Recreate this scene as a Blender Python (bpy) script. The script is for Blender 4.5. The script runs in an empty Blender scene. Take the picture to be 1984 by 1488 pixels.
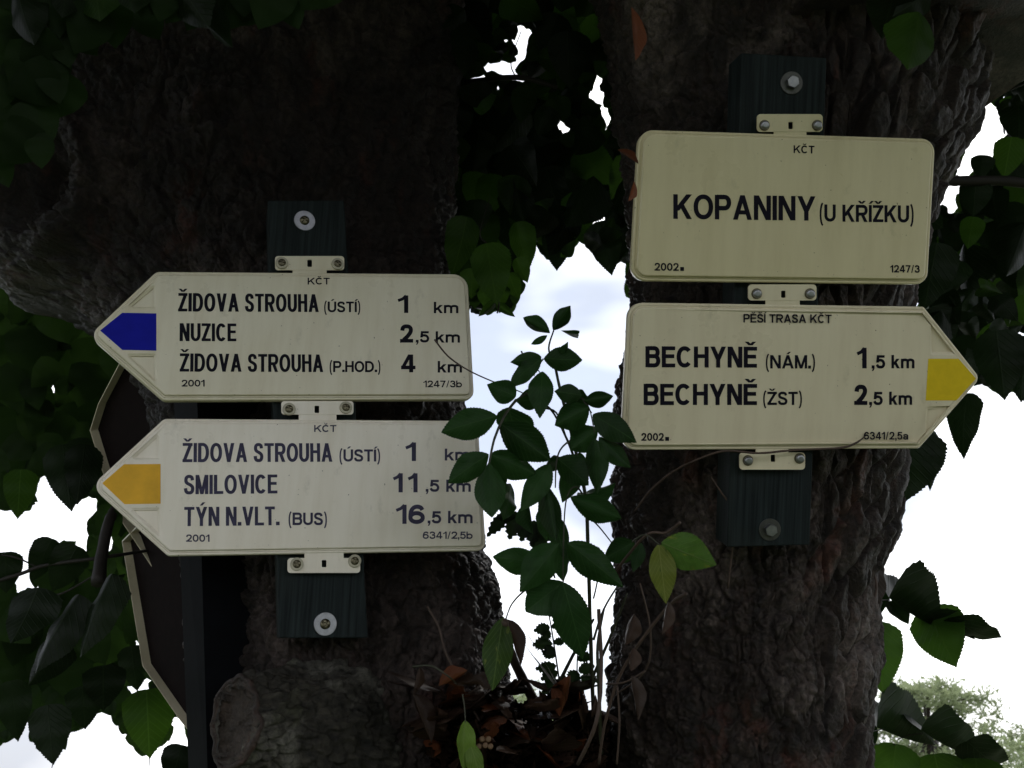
import bpy, math, random
import numpy as np
from mathutils import Vector, Matrix
from mathutils.geometry import delaunay_2d_cdt
random.seed(7); rng = np.random.default_rng(7)
R = math.radians
S = bpy.context.scene; COL = S.collection

# ------------------------------------------------------------------ camera
PITCH = R(19.0); F = 1984.0; EYE = Vector((0, 0, 1.55))
cd = bpy.data.cameras.new('camera'); cam = bpy.data.objects.new('camera', cd); COL.objects.link(cam)
cd.lens = 36; cd.sensor_width = 36; cd.clip_start = 0.02; cd.clip_end = 2000
cam.location = EYE; cam.rotation_euler = (R(90) + PITCH, 0, 0); S.camera = cam
cd.dof.use_dof = True; cd.dof.focus_distance = 1.3; cd.dof.aperture_fstop = 16
# ------------------------------------------------------------------ world, sun, exposure
SUN_EL, SUN_AZ = R(48), R(28)          # sun high behind the trees, veiled by cloud
w = bpy.data.worlds.new('World'); S.world = w; w.use_nodes = True
nt = w.node_tree; nt.nodes.clear()
out = nt.nodes.new('ShaderNodeOutputWorld'); bg = nt.nodes.new('ShaderNodeBackground')
sky = nt.nodes.new('ShaderNodeTexSky'); sky.sky_type = 'NISHITA'; sky.sun_disc = False
sky.sun_elevation = SUN_EL; sky.sun_rotation = SUN_AZ
tc = nt.nodes.new('ShaderNodeTexCoord'); no = nt.nodes.new('ShaderNodeTexNoise')
no.inputs['Scale'].default_value = 3.2; no.inputs['Detail'].default_value = 6; no.inputs['Roughness'].default_value = .55
mp = nt.nodes.new('ShaderNodeMapping'); mp.inputs['Scale'].default_value = (1, 1, 1.8); mp.inputs['Location'].default_value = (3.1, .4, 1.2)
rp = nt.nodes.new('ShaderNodeValToRGB'); rp.color_ramp.elements[0].position = .30; rp.color_ramp.elements[1].position = .55
rp.color_ramp.elements[0].color = (.75, .75, .75, 1); rp.color_ramp.elements[1].color = (1, 1, 1, 1)
mx = nt.nodes.new('ShaderNodeMix'); mx.data_type = 'RGBA'
n2 = nt.nodes.new('ShaderNodeTexNoise'); n2.inputs['Scale'].default_value = 2.3; n2.inputs['Detail'].default_value = 4; n2.inputs['Roughness'].default_value = .5
m2 = nt.nodes.new('ShaderNodeMapping'); m2.inputs['Location'].default_value = (1.7, .2, .9); m2.inputs['Scale'].default_value = (1, 1, 2.2)
r2 = nt.nodes.new('ShaderNodeValToRGB'); r2.color_ramp.elements[0].position = .42; r2.color_ramp.elements[1].position = .70
r2.color_ramp.elements[0].color = (.255, .28, .335, 1); r2.color_ramp.elements[1].color = (1.0, 1.0, 1.0, 1)
mu_ = nt.nodes.new('ShaderNodeVectorMath'); mu_.operation = 'SCALE'; mu_.inputs['Scale'].default_value = 12.5
nt.links.new(tc.outputs['Generated'], m2.inputs['Vector']); nt.links.new(m2.outputs[0], n2.inputs['Vector']); nt.links.new(n2.outputs['Fac'], r2.inputs['Fac']); nt.links.new(r2.outputs['Color'], mu_.inputs[0]); nt.links.new(mu_.outputs[0], mx.inputs['B'])
bg.inputs['Strength'].default_value = 0.1
L = nt.links.new
L(tc.outputs['Generated'], mp.inputs['Vector']); L(mp.outputs[0], no.inputs['Vector']); L(no.outputs['Fac'], rp.inputs['Fac'])
L(rp.outputs['Color'], mx.inputs['Factor']); L(sky.outputs[0], mx.inputs['A']); L(mx.outputs['Result'], bg.inputs['Color']); L(bg.outputs[0], out.inputs[0])
sd = bpy.data.lights.new('sun', 'SUN'); sd.energy = 0.7; sd.angle = R(12); sd.color = (1, .95, .87)
so = bpy.data.objects.new('sun', sd); COL.objects.link(so)
sdir = Vector((math.sin(SUN_AZ) * math.cos(SUN_EL), math.cos(SUN_AZ) * math.cos(SUN_EL), math.sin(SUN_EL)))
so.rotation_euler = (-sdir).to_track_quat('-Z', 'Y').to_euler()
vs = S.view_settings; vs.view_transform = 'Standard'; vs.look = 'None'; vs.gamma = 1; vs.use_curve_mapping = False; vs.exposure = 1.22

# ------------------------------------------------------------------ helpers
CP, SP = math.cos(PITCH), math.sin(PITCH)
def at(px, py, d):
    u = (px - 992) / F; v = (744 - py) / F
    return EYE + Vector((u * d, d * CP - v * d * SP, d * SP + v * d * CP))
def depth_scale(d): return d / F           # metres per photograph pixel at that depth

def link(o, parent=None):
    COL.objects.link(o)
    if parent is not None: o.parent = parent
    return o
def tag(o, label=None, cat=None, group=None, kind=None):
    if label: o['label'] = label
    if cat: o['category'] = cat
    if group: o['group'] = group
    if kind: o['kind'] = kind
    return o
def empty(name, loc, label, cat, group=None, rot=None):
    o = bpy.data.objects.new(name, None); o.empty_display_size = .05
    if rot is not None: o.matrix_world = Matrix.Translation(loc) @ rot.to_4x4()
    else: o.location = loc
    link(o); tag(o, label, cat, group); return o
def mesh(name, verts, faces, mat, smooth=True):
    me = bpy.data.meshes.new(name); me.from_pydata([tuple(v) for v in verts], [], faces)
    if mat: me.materials.append(mat)
    if smooth: me.polygons.foreach_set('use_smooth', [True] * len(me.polygons))
    me.update(); return me
def npmesh(name, verts, quads, mat, smooth=True):
    me = bpy.data.meshes.new(name); k = quads.shape[1]
    me.vertices.add(len(verts)); me.vertices.foreach_set('co', verts.astype(np.float32).ravel())
    me.loops.add(quads.size); me.loops.foreach_set('vertex_index', quads.astype(np.int32).ravel())
    me.polygons.add(len(quads)); me.polygons.foreach_set('loop_start', np.arange(0, quads.size, k, dtype=np.int32))
    me.update(calc_edges=True)
    if smooth: me.polygons.foreach_set('use_smooth', np.ones(len(quads), bool))
    if mat: me.materials.append(mat)
    return me
def obj(name, me, parent=None):
    return link(bpy.data.objects.new(name, me), parent)

# ---- vectorised gradient noise
_p = rng.permutation(256).astype(np.int64); _p = np.concatenate([_p, _p, _p])
_g = rng.normal(size=(256, 3)); _g /= np.linalg.norm(_g, axis=1)[:, None]
def perlin(P):
    i = np.floor(P).astype(np.int64); f = P - i; i &= 255
    u = f * f * f * (f * (f * 6 - 15) + 10); r = 0
    for dx in (0, 1):
        for dy in (0, 1):
            for dz in (0, 1):
                h = _p[_p[_p[(i[:, 0] + dx) & 255] + ((i[:, 1] + dy) & 255)] + ((i[:, 2] + dz) & 255)]
                g = _g[h]; d = f - np.array([dx, dy, dz])
                wt = (u[:, 0] if dx else 1 - u[:, 0]) * (u[:, 1] if dy else 1 - u[:, 1]) * (u[:, 2] if dz else 1 - u[:, 2])
                r = r + wt * (g * d).sum(1)
    return r * 1.6
def fbm(P, n=4, g=.5):
    a = 1; s = 0
    for k in range(n): s = s + a * perlin(P * (2 ** k) + 17.3 * k); a *= g
    return s

def worley(P):
    i0 = np.floor(P).astype(np.int64); f1 = np.full(len(P), 9.); f2 = np.full(len(P), 9.); cid = np.zeros(len(P), np.int64)
    for dx in (-1, 0, 1):
        for dy in (-1, 0, 1):
            for dz in (-1, 0, 1):
                c = i0 + np.array([dx, dy, dz]); m = c & 255; h = _p[_p[_p[m[:, 0]] + m[:, 1]] + m[:, 2]]
                q = c + .5 + _g[h] * .55; d = np.sqrt(((P - q) ** 2).sum(1)); nr = d < f1
                f2 = np.where(nr, f1, np.minimum(f2, d)); cid = np.where(nr, h, cid); f1 = np.where(nr, d, f1)
    return f1, f2 - f1, (cid / 255.)

# ------------------------------------------------------------------ materials
def new_mat(name):
    m = bpy.data.materials.new(name); m.use_nodes = True
    return m, m.node_tree, m.node_tree.nodes['Principled BSDF']
def ramp(t, a, b, ca, cb, fac):
    r = t.nodes.new('ShaderNodeValToRGB'); r.color_ramp.elements[0].position = a; r.color_ramp.elements[1].position = b
    r.color_ramp.elements[0].color = (*ca, 1); r.color_ramp.elements[1].color = (*cb, 1); t.links.new(fac, r.inputs['Fac']); return r.outputs['Color']
def noise(t, scale, detail=5, rough=.6, vec='Object', stretch=(1, 1, 1), dist=0):
    c = t.nodes.new('ShaderNodeTexCoord'); m = t.nodes.new('ShaderNodeMapping'); m.inputs['Scale'].default_value = stretch
    n = t.nodes.new('ShaderNodeTexNoise'); n.inputs['Scale'].default_value = scale; n.inputs['Detail'].default_value = detail
    n.inputs['Roughness'].default_value = rough; n.inputs['Distortion'].default_value = dist
    t.links.new(c.outputs[vec], m.inputs['Vector']); t.links.new(m.outputs[0], n.inputs['Vector']); return n.outputs['Fac']
def mixc(t, fac, a, b, mode='MIX'):
    m = t.nodes.new('ShaderNodeMix'); m.data_type = 'RGBA'; m.blend_type = mode
    for k, v in (('Factor', fac), ('A', a), ('B', b)):
        if isinstance(v, bpy.types.NodeSocket): t.links.new(v, m.inputs[k])
        elif isinstance(v, (int, float)): m.inputs[k].default_value = v
        else: m.inputs[k].default_value = (*v, 1)
    return m.outputs['Result']
def bump(t, b, h, strength, dist):
    n = t.nodes.new('ShaderNodeBump'); n.inputs['Strength'].default_value = strength; n.inputs['Distance'].default_value = dist
    t.links.new(h, n.inputs['Height']); t.links.new(n.outputs[0], b.inputs['Normal'])
def simple(name, col, rough=.5, metal=0, spec=.5, var=.25, scale=60, bstr=.1):
    m, t, b = new_mat(name); f = noise(t, scale)
    b.inputs['Roughness'].default_value = rough; b.inputs['Metallic'].default_value = metal; b.inputs['Specular IOR Level'].default_value = spec
    t.links.new(ramp(t, .3, .7, [c * (1 - var) for c in col], [min(1, c * (1 + var)) for c in col], f), b.inputs['Base Color'])
    bump(t, b, f, bstr, .001); return m
def bark_mat(name, dark, mid, light, red, st=(1, 1, .55)):
    m, t, b = new_mat(name)
    n1 = noise(t, 7, 8, .7, stretch=(1, 1, .6), dist=.6); n2 = noise(t, 38, 8, .75, stretch=st, dist=.8)
    n3 = noise(t, 170, 6, .7, dist=.4); n4 = noise(t, 11, 4, .6, stretch=(1.3, 1, .5))
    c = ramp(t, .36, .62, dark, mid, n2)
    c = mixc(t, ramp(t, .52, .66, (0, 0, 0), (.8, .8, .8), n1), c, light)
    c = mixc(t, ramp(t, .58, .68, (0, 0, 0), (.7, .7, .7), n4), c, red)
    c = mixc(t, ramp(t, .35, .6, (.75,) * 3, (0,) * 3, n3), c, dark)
    t.links.new(c, b.inputs['Base Color']); b.inputs['Roughness'].default_value = .52; b.inputs['Specular IOR Level'].default_value = .38
    a = t.nodes.new('ShaderNodeMath'); a.operation = 'ADD'; t.links.new(n2, a.inputs[0]); t.links.new(n3, a.inputs[1])
    bump(t, b, a.outputs[0], .8, .006); return m
M = {}
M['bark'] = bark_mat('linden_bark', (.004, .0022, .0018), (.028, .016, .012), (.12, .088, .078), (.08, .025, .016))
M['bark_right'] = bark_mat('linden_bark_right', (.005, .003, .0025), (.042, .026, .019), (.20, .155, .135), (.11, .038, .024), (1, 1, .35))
M['bark_old'] = bark_mat('old_bark', (.006, .0055, .004), (.060, .052, .038), (.28, .265, .22), (.075, .08, .04), (.35, 1, 1.3))
M['cut_wood'] = bark_mat('cut_wood', (.02, .014, .010), (.075, .052, .038), (.15, .125, .10), (.15, .065, .045))
M['callus'] = bark_mat('callus_bark', (.012, .008, .006), (.05, .028, .020), (.09, .06, .045), (.10, .04, .026))
M['stained_wood'] = None
def stained():
    m, t, b = new_mat('green_stained_wood')
    g = noise(t, 9, 6, .65, stretch=(26, 26, .6)); g2 = noise(t, 5, 3, .5, stretch=(1, 1, 1))
    c = ramp(t, .3, .72, (.002, .0034, .004), (.022, .031, .032), g); c = mixc(t, ramp(t, .5, .75, (0,) * 3, (.5,) * 3, g2), c, (.03, .035, .028))
    t.links.new(c, b.inputs['Base Color']); b.inputs['Roughness'].default_value = .7; b.inputs['Specular IOR Level'].default_value = .15; bump(t, b, g, .5, .0015); return m
M['stained_wood'] = stained()
def paint(name, col, dirty):
    m, t, b = new_mat(name)
    n = noise(t, 9, 5, .6); sp = noise(t, 260, 2, .5); st = noise(t, 7, 5, .7, stretch=(4, 1, .5))
    c = mixc(t, ramp(t, .42, .72, (0,) * 3, (.7,) * 3, st), col, dirty)
    c = mixc(t, ramp(t, .60, .72, (0,) * 3, (.22,) * 3, noise(t, 45, 6, .75, stretch=(1, 1, .5))), c, (.22, .19, .11))
    c = mixc(t, ramp(t, .735, .76, (0,) * 3, (.9,) * 3, sp), c, (.12, .09, .06))
    t.links.new(c, b.inputs['Base Color'])
    t.links.new(ramp(t, .3, .7, (.22,) * 3, (.42,) * 3, n), b.inputs['Roughness']); b.inputs['Specular IOR Level'].default_value = .5
    b.inputs['Coat Weight'].default_value = .25; b.inputs['Coat Roughness'].default_value = .15
    bump(t, b, noise(t, 30, 2, .4), .12, .002); return m
M['enamel_a'] = paint('cream_enamel', (.72, .655, .49), (.61, .53, .36))
M['enamel_b'] = paint('white_enamel', (.84, .765, .65), (.72, .635, .50))
M['enamel_c'] = paint('yellowed_enamel', (.67, .59, .37), (.57, .49, .29))
M['enamel_d'] = paint('ivory_enamel', (.72, .64, .46), (.62, .53, .37))
M['ink'] = simple('black_ink', (.007, .006, .013), .6, spec=.1)
M['ink_faded'] = simple('faded_ink', (.055, .05, .09), .6, spec=.1)
M['blue'] = simple('blue_paint', (.005, .008, .34), .5, spec=.1, var=.1)
M['amber'] = simple('amber_paint', (.78, .42, .03), .5, spec=.2, var=.14, scale=24)
M['yellow'] = simple('yellow_paint', (.70, .50, .012), .5, spec=.2, var=.06, scale=90)
M['steel'] = simple('zinc_steel', (.30, .30, .32), .4, 1, var=.2, scale=120)
M['dull_steel'] = simple('dull_steel', (.10, .10, .095), .5, 1, var=.3, scale=90)
M['brass'] = simple('dull_brass', (.17, .15, .10), .45, 1, var=.2, scale=120)
M['plastic'] = simple('cream_washer', (.42, .38, .28), .5)
M['recess'] = simple('dark_recess', (.02, .02, .02), .6)
M['fascia_back'] = simple('sign_back', (.010, .006, .006), .9, spec=.1)
M['stem'] = simple('elder_stem', (.03, .032, .016), .6)
M['dry_stem'] = simple('dry_stem', (.06, .036, .026), .7)
M['twig'] = simple('linden_twig', (.016, .012, .009), .7)
M['humus'] = simple('humus', (.010, .006, .004), .9, spec=.02, var=.5, scale=40)
M['black_wood'] = simple('near_black_wood', (.003, .0035, .005), .8, spec=.1)  # even near-black wood tone, used on the side board only
M['fruit'] = simple('linden_fruit', (.12, .07, .035), .7)
def leafmat(name, col, trans, veins, tw=.45, spot=None):
    m, t, b = new_mat(name)
    c = t.nodes.new('ShaderNodeTexCoord'); s = t.nodes.new('ShaderNodeSeparateXYZ'); t.links.new(c.outputs['Object'], s.inputs[0])
    ab = t.nodes.new('ShaderNodeMath'); ab.operation = 'ABSOLUTE'; t.links.new(s.outputs['X'], ab.inputs[0])
    mu = t.nodes.new('ShaderNodeMath'); mu.operation = 'MULTIPLY_ADD'; t.links.new(ab.outputs[0], mu.inputs[0]); mu.inputs[1].default_value = -.75; t.links.new(s.outputs['Y'], mu.inputs[2])
    fr = t.nodes.new('ShaderNodeMath'); fr.operation = 'PINGPONG'; t.links.new(mu.outputs[0], fr.inputs[0]); fr.inputs[1].default_value = .055
    mid = ramp(t, .008, .02, (1,) * 3, (0,) * 3, ab.outputs[0]); lat = ramp(t, .002, .009, (.7,) * 3, (0,) * 3, fr.outputs[0])
    v = mixc(t, 1.0, mid, lat, 'LIGHTEN')
    oi = t.nodes.new('ShaderNodeObjectInfo'); n = noise(t, 5, 4, .6)
    base = mixc(t, oi.outputs['Random'], [x * .6 for x in col], [x * 1.7 for x in col])
    base = mixc(t, ramp(t, .4, .7, (0,) * 3, (.5,) * 3, n), base, [x * .6 for x in col])
    if spot: base = mixc(t, ramp(t, .56, .64, (0,) * 3, (1,) * 3, noise(t, 3.2, 4, .6)), base, spot)
    cc = mixc(t, v, base, veins); t.links.new(cc, b.inputs['Base Color']); b.inputs['Roughness'].default_value = .45
    b.inputs['Specular IOR Level'].default_value = .16
    bump(t, b, v, .25, .02)
    tr = t.nodes.new('ShaderNodeBsdfTranslucent'); t.links.new(mixc(t, .5, cc, trans), tr.inputs['Color'])
    ms = t.nodes.new('ShaderNodeMixShader'); ms.inputs[0].default_value = tw
    t.links.new(b.outputs[0], ms.inputs[1]); t.links.new(tr.outputs[0], ms.inputs[2]); t.links.new(ms.outputs[0], t.nodes['Material Output'].inputs['Surface'])
    return m
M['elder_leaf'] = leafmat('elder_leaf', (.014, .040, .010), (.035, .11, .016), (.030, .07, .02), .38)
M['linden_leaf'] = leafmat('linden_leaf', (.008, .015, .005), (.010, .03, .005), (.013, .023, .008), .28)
M['bright_leaf'] = leafmat('sunlit_linden_leaf', (.016, .036, .007), (.07, .17, .012), (.032, .06, .013), .5)  # lit copy of linden_leaf: backlight put into its lighter, more translucent colours
M['yellow_leaf'] = leafmat('yellowing_leaf', (.15, .18, .028), (.16, .2, .03), (.20, .22, .06), .3, spot=(.05, .08, .012))
M['lime_leaf'] = leafmat('lime_leaf', (.12, .20, .03), (.13, .22, .03), (.18, .25, .06), .3)
M['half_leaf'] = leafmat('half_yellow_leaf', (.045, .095, .015), (.06, .12, .015), (.09, .14, .035), .3, spot=(.17, .20, .03))
M['dry_leaf'] = leafmat('dry_brown_leaf', (.032, .018, .012), (.045, .022, .011), (.045, .028, .018), .2)
M['rust_leaf'] = leafmat('rust_leaf', (.11, .034, .014), (.12, .045, .014), (.11, .05, .022), .25)
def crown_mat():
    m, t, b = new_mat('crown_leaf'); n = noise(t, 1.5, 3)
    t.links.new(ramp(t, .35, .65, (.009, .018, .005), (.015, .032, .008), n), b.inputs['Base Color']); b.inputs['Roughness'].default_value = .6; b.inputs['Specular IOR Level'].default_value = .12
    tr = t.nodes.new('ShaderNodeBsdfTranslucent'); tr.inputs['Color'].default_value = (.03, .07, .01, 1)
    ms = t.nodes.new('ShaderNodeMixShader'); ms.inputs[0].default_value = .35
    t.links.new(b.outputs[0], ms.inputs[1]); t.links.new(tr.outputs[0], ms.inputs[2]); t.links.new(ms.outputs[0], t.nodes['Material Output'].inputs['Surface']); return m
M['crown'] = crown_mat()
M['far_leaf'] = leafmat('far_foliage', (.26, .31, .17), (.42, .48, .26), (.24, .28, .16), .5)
def ground_mat():
    m, t, b = new_mat('grass_ground'); t.links.new(ramp(t, .35, .7, (.03, .05, .015), (.10, .12, .04), noise(t, 1.2, 8, .7)), b.inputs['Base Color']); b.inputs['Roughness'].default_value = .9
    bump(t, b, noise(t, 8, 6), .6, .05); return m
M['ground'] = ground_mat()

# ------------------------------------------------------------------ ground
n = 120; gx = np.sign(np.linspace(-1, 1, n)) * np.abs(np.linspace(-1, 1, n)) ** 3 * 700
X, Y = np.meshgrid(gx, gx); far = np.clip(Y - 4, 0, None)
Z = -far * .035 + .04 * fbm(np.stack([X.ravel() * .5, Y.ravel() * .5, 0 * X.ravel()], 1), 3).reshape(X.shape)
i = np.arange(n * n).reshape(n, n)
q = np.stack([i[:-1, :-1], i[:-1, 1:], i[1:, 1:], i[1:, :-1]], -1).reshape(-1, 4)
g = obj('ground', npmesh('ground', np.stack([X, Y, Z], -1).reshape(-1, 3), q, M['ground'])); tag(g, kind='structure')

# ------------------------------------------------------------------ trunks
def interp(ys, tab, k):
    return np.interp(ys, [r[0] for r in tab], [r[k] for r in tab])
def smooth1(a, n):
    k = np.ones(n) / n; return np.convolve(np.pad(a, n // 2, mode='edge'), k, mode='valid')[:len(a)]
def trunk(name, tab, mat, parent, style, nr=640, na=520, knots=()):
    # tab rows: photograph row, left, right silhouette, depth of the front surface, half thickness in depth
    rows = np.concatenate([np.linspace(-1500, -60, 60), np.linspace(-55, 1540, nr), np.linspace(1550, 3300, 50)])
    l, r, df, rd = [smooth1(interp(rows, tab, k), 21) for k in (1, 2, 3, 4)]
    dc = df + rd; cx = (l + r) / 2
    s = np.linspace(0, 1, na, endpoint=False); ang = 2 * np.pi * s + .45 * np.sin(4 * np.pi * s) * 0
    ang = 2 * np.pi * s; ang = ang + .55 * np.sin(ang)  # denser towards the back of the parameter; shift so it faces the camera
    th = ang + np.pi / 2                                 # dense part around -Y
    V = []; N = []
    for k in range(len(rows)):
        c = at(cx[k], rows[k], dc[k]); rx = (r[k] - l[k]) / 2 * dc[k] / F
        V.append(np.stack([c.x + rx * np.cos(th), c.y + rd[k] * np.sin(th), np.full(na, c.z)], 1))
        nn = np.stack([np.cos(th) / rx, np.sin(th) / rd[k], 0 * th], 1); nn /= np.linalg.norm(nn, axis=1)[:, None]; N.append(nn)
    V = np.array(V).reshape(-1, 3); N = np.array(N).reshape(-1, 3)
    rowv = np.repeat(rows, na)
    h = .022 * fbm(V * np.array([4, 4, 3.0]), 3)
    W = V + .02 * np.stack([perlin(V * 9), perlin(V * 9 + 5), perlin(V * 9 + 11)], 1)
    pxv = 992 + F * V[:, 0] / ((V[:, 1]) * CP + (V[:, 2] - 1.55) * SP)
    # plates of bark parted by cracks; long furrows where the style asks for them
    W = V + .010 * np.stack([fbm(V * 22, 3), fbm(V * 22 + 5, 3), fbm(V * 22 + 11, 3)], 1)
    def plates(sc, hgt, crack, tilt):
        f1, e, c = worley(W * np.array(sc)); return hgt * (c - .5) - crack * np.clip(1 - e / .17, 0, 1) ** 1.5 + tilt * (.5 - f1) * (.3 + c)
    big = plates((30, 30, 19), .0045, .006, .0035); small = plates((80, 80, 66), .003, .0035, .0015)
    rough = .0045 * fbm(V * np.array([70, 70, 70.0]), 3)
    if style == 'right':
        vr = np.clip((pxv - 1545) / 80, 0, 1); f1, e, c = worley((V + .006 * np.stack([perlin(V * 14)] * 3, 1)) * np.array([40, 40, 2.2]))
        fur = .009 * (c - .5) - .015 * np.clip(1 - e / .25, 0, 1); wv = W[:, 2] * 150 + 6 * fbm(V * 16, 3); wr = .0022 * np.sin(wv) * np.clip(fbm(V * 11 + 2, 2) + .4, 0, 1)
        h += vr * fur + (1 - vr) * (big + wr) + small * (1 - .7 * vr) + rough * (1 - .4 * vr)
    else: h += big + small + rough
    h += .007 * fbm(V * np.array([14, 14, 10.0]) + 4, 3)
    for (kx, ky, rx_, ry_, amp) in knots:
        dd = np.sqrt(((pxv - kx) / rx_) ** 2 + ((rowv - ky) / ry_) ** 2); front = (N[:, 1] < .2)
        h += front * (amp * np.exp(-((dd - .8) / .28) ** 2) - amp * 1.1 * np.exp(-(dd / .42) ** 2) + .3 * amp * np.sin(dd * 22) * np.exp(-dd * 1.6))
    V = V + N * h[:, None]
    K = len(rows); idx = np.arange(K * na).reshape(K, na); nx = np.roll(idx, -1, 1)
    q = np.stack([idx[:-1], idx[1:], nx[1:], nx[:-1]], -1).reshape(-1, 4)
    return obj(name, npmesh(name, V, q, mat), parent)

# sign planes -------------------------------------------------------
def frame(rx, rz): return (Matrix.Rotation(R(rz), 3, 'Z') @ Matrix.Rotation(R(rx), 3, 'X'))
class Plane:
    def __init__(s, p, rx, rz):
        s.p = Vector(p); s.R = frame(rx, rz); s.n = s.R @ Vector((0, -1, 0)); s.x = s.R @ Vector((1, 0, 0)); s.z = s.R @ Vector((0, 0, 1))
    def hit(s, px, py, off=0.0):           # off: metres towards the viewer
        o = s.p + s.n * off; d = at(px, py, 1) - EYE; t = (o - EYE).dot(s.n) / d.dot(s.n); return EYE + d * t
    def loc(s, c, px, py, off=0.0):
        q = s.hit(px, py, off) - c; return (q.dot(s.x), q.dot(s.z))
PL = Plane((-.2416, 1.2055, 2.03), 5.0, 15.0)
PR = Plane((.3037, 1.0192, 2.1084), 21.5, 4.5)
def depth_of(p): return (p - EYE).dot(Vector((0, CP, SP)))
def trunk_front(pl, px, py, gap=.052): return depth_of(pl.hit(px, py, -gap))

TL = empty('linden_tree', (-.42, 1.55, 0), 'old linden tree on the left, its dark trunk carrying the two signs that point left', 'tree')
TR = empty('linden_tree', (.38, 1.30, 0), 'linden tree on the right, its leaning trunk carrying the place name sign', 'tree')
def inv_parent(o, p): o.matrix_parent_inverse = Matrix.Translation(p.location).inverted() if p.rotation_euler.to_matrix() == Matrix.Identity(3) else p.matrix_world.inverted()

lt = [(-1500, -300, 1150), (-400, -140, 960), (-100, -60, 905), (150, -40, 880), (300, -30, 866), (480, -10, 870), (560, 60, 878), (640, 190, 886), (720, 272, 890), (800, 312, 896), (1000, 352, 903),
      (1070, 360, 915), (1130, 366, 940), (1200, 372, 972), (1270, 378, 990), (1340, 384, 1000), (1420, 390, 1006), (1500, 392, 1012), (1900, 360, 1050), (2400, 150, 1150), (3300, -100, 1400)]
tab = []
for (y, a, b) in lt:
    d = trunk_front(PL, 600, min(max(y, -200), 1700), .085); tab.append((y, a, b, d, .23))
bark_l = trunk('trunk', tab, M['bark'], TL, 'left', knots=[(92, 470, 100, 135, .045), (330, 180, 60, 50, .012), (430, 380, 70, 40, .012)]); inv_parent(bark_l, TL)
rt = [(-1500, 1000, 2300), (-400, 1090, 2080), (-100, 1150, 1960), (60, 1165, 1925), (180, 1175, 1905), (250, 1192, 1880), (330, 1208, 1855), (400, 1221, 1822), (470, 1220, 1800), (560, 1214, 1768), (650, 1210, 1748), (760, 1203, 1742),
      (860, 1196, 1745), (960, 1190, 1728), (1030, 1186, 1722), (1100, 1184, 1706), (1200, 1176, 1692), (1330, 1168, 1681), (1488, 1150, 1672), (1900, 1100, 1680), (2400, 950, 1720), (3300, 700, 1900)]
tab = []
for (y, a, b) in rt:
    d = trunk_front(PR, 1500, min(max(y, -150), 1250), .062); tab.append((y, a, b, d, .185))
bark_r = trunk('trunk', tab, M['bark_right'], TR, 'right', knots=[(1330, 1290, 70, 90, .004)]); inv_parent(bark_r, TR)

# ---- tubes
def tube(points, radii, mat, name, parent=None, seg=8, res=6, rough=0.0):
    P = [Vector(p) for p in points]; pts = []; rad = []
    n = len(P)
    for i in range(n - 1):
        p0, p1, p2, p3 = P[max(i - 1, 0)], P[i], P[i + 1], P[min(i + 2, n - 1)]
        for k in range(res):
            t = k / res
            pts.append(.5 * ((2 * p1) + (p2 - p0) * t + (2 * p0 - 5 * p1 + 4 * p2 - p3) * t * t + (3 * p1 - p0 - 3 * p2 + p3) * t ** 3))
            rad.append(radii[i] * (1 - t) + radii[i + 1] * t)
    pts.append(P[-1]); rad.append(radii[-1])
    vs_, fs = [], []; up = Vector((.3, .2, .9))
    for i, p in enumerate(pts):
        t = (pts[min(i + 1, len(pts) - 1)] - pts[max(i - 1, 0)]).normalized(); a = t.cross(up)
        a = a.normalized() if a.length > 1e-4 else Vector((1, 0, 0)); b = t.cross(a)
        for k in range(seg):
            an = 2 * math.pi * k / seg; rr = rad[i] * (1 + rough * random.uniform(-1, 1))
            vs_.append(p + a * math.cos(an) * rr + b * math.sin(an) * rr)
    for i in range(len(pts) - 1):
        for k in range(seg):
            fs.append((i * seg + k, i * seg + (k + 1) % seg, (i + 1) * seg + (k + 1) % seg, (i + 1) * seg + k))
    fs.append(tuple(range(seg))[::-1]); fs.append(tuple((len(pts) - 1) * seg + k for k in range(seg)))
    o = obj(name, mesh(name, vs_, fs, mat), parent)
    if parent is not None: inv_parent(o, parent)
    return o

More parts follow.
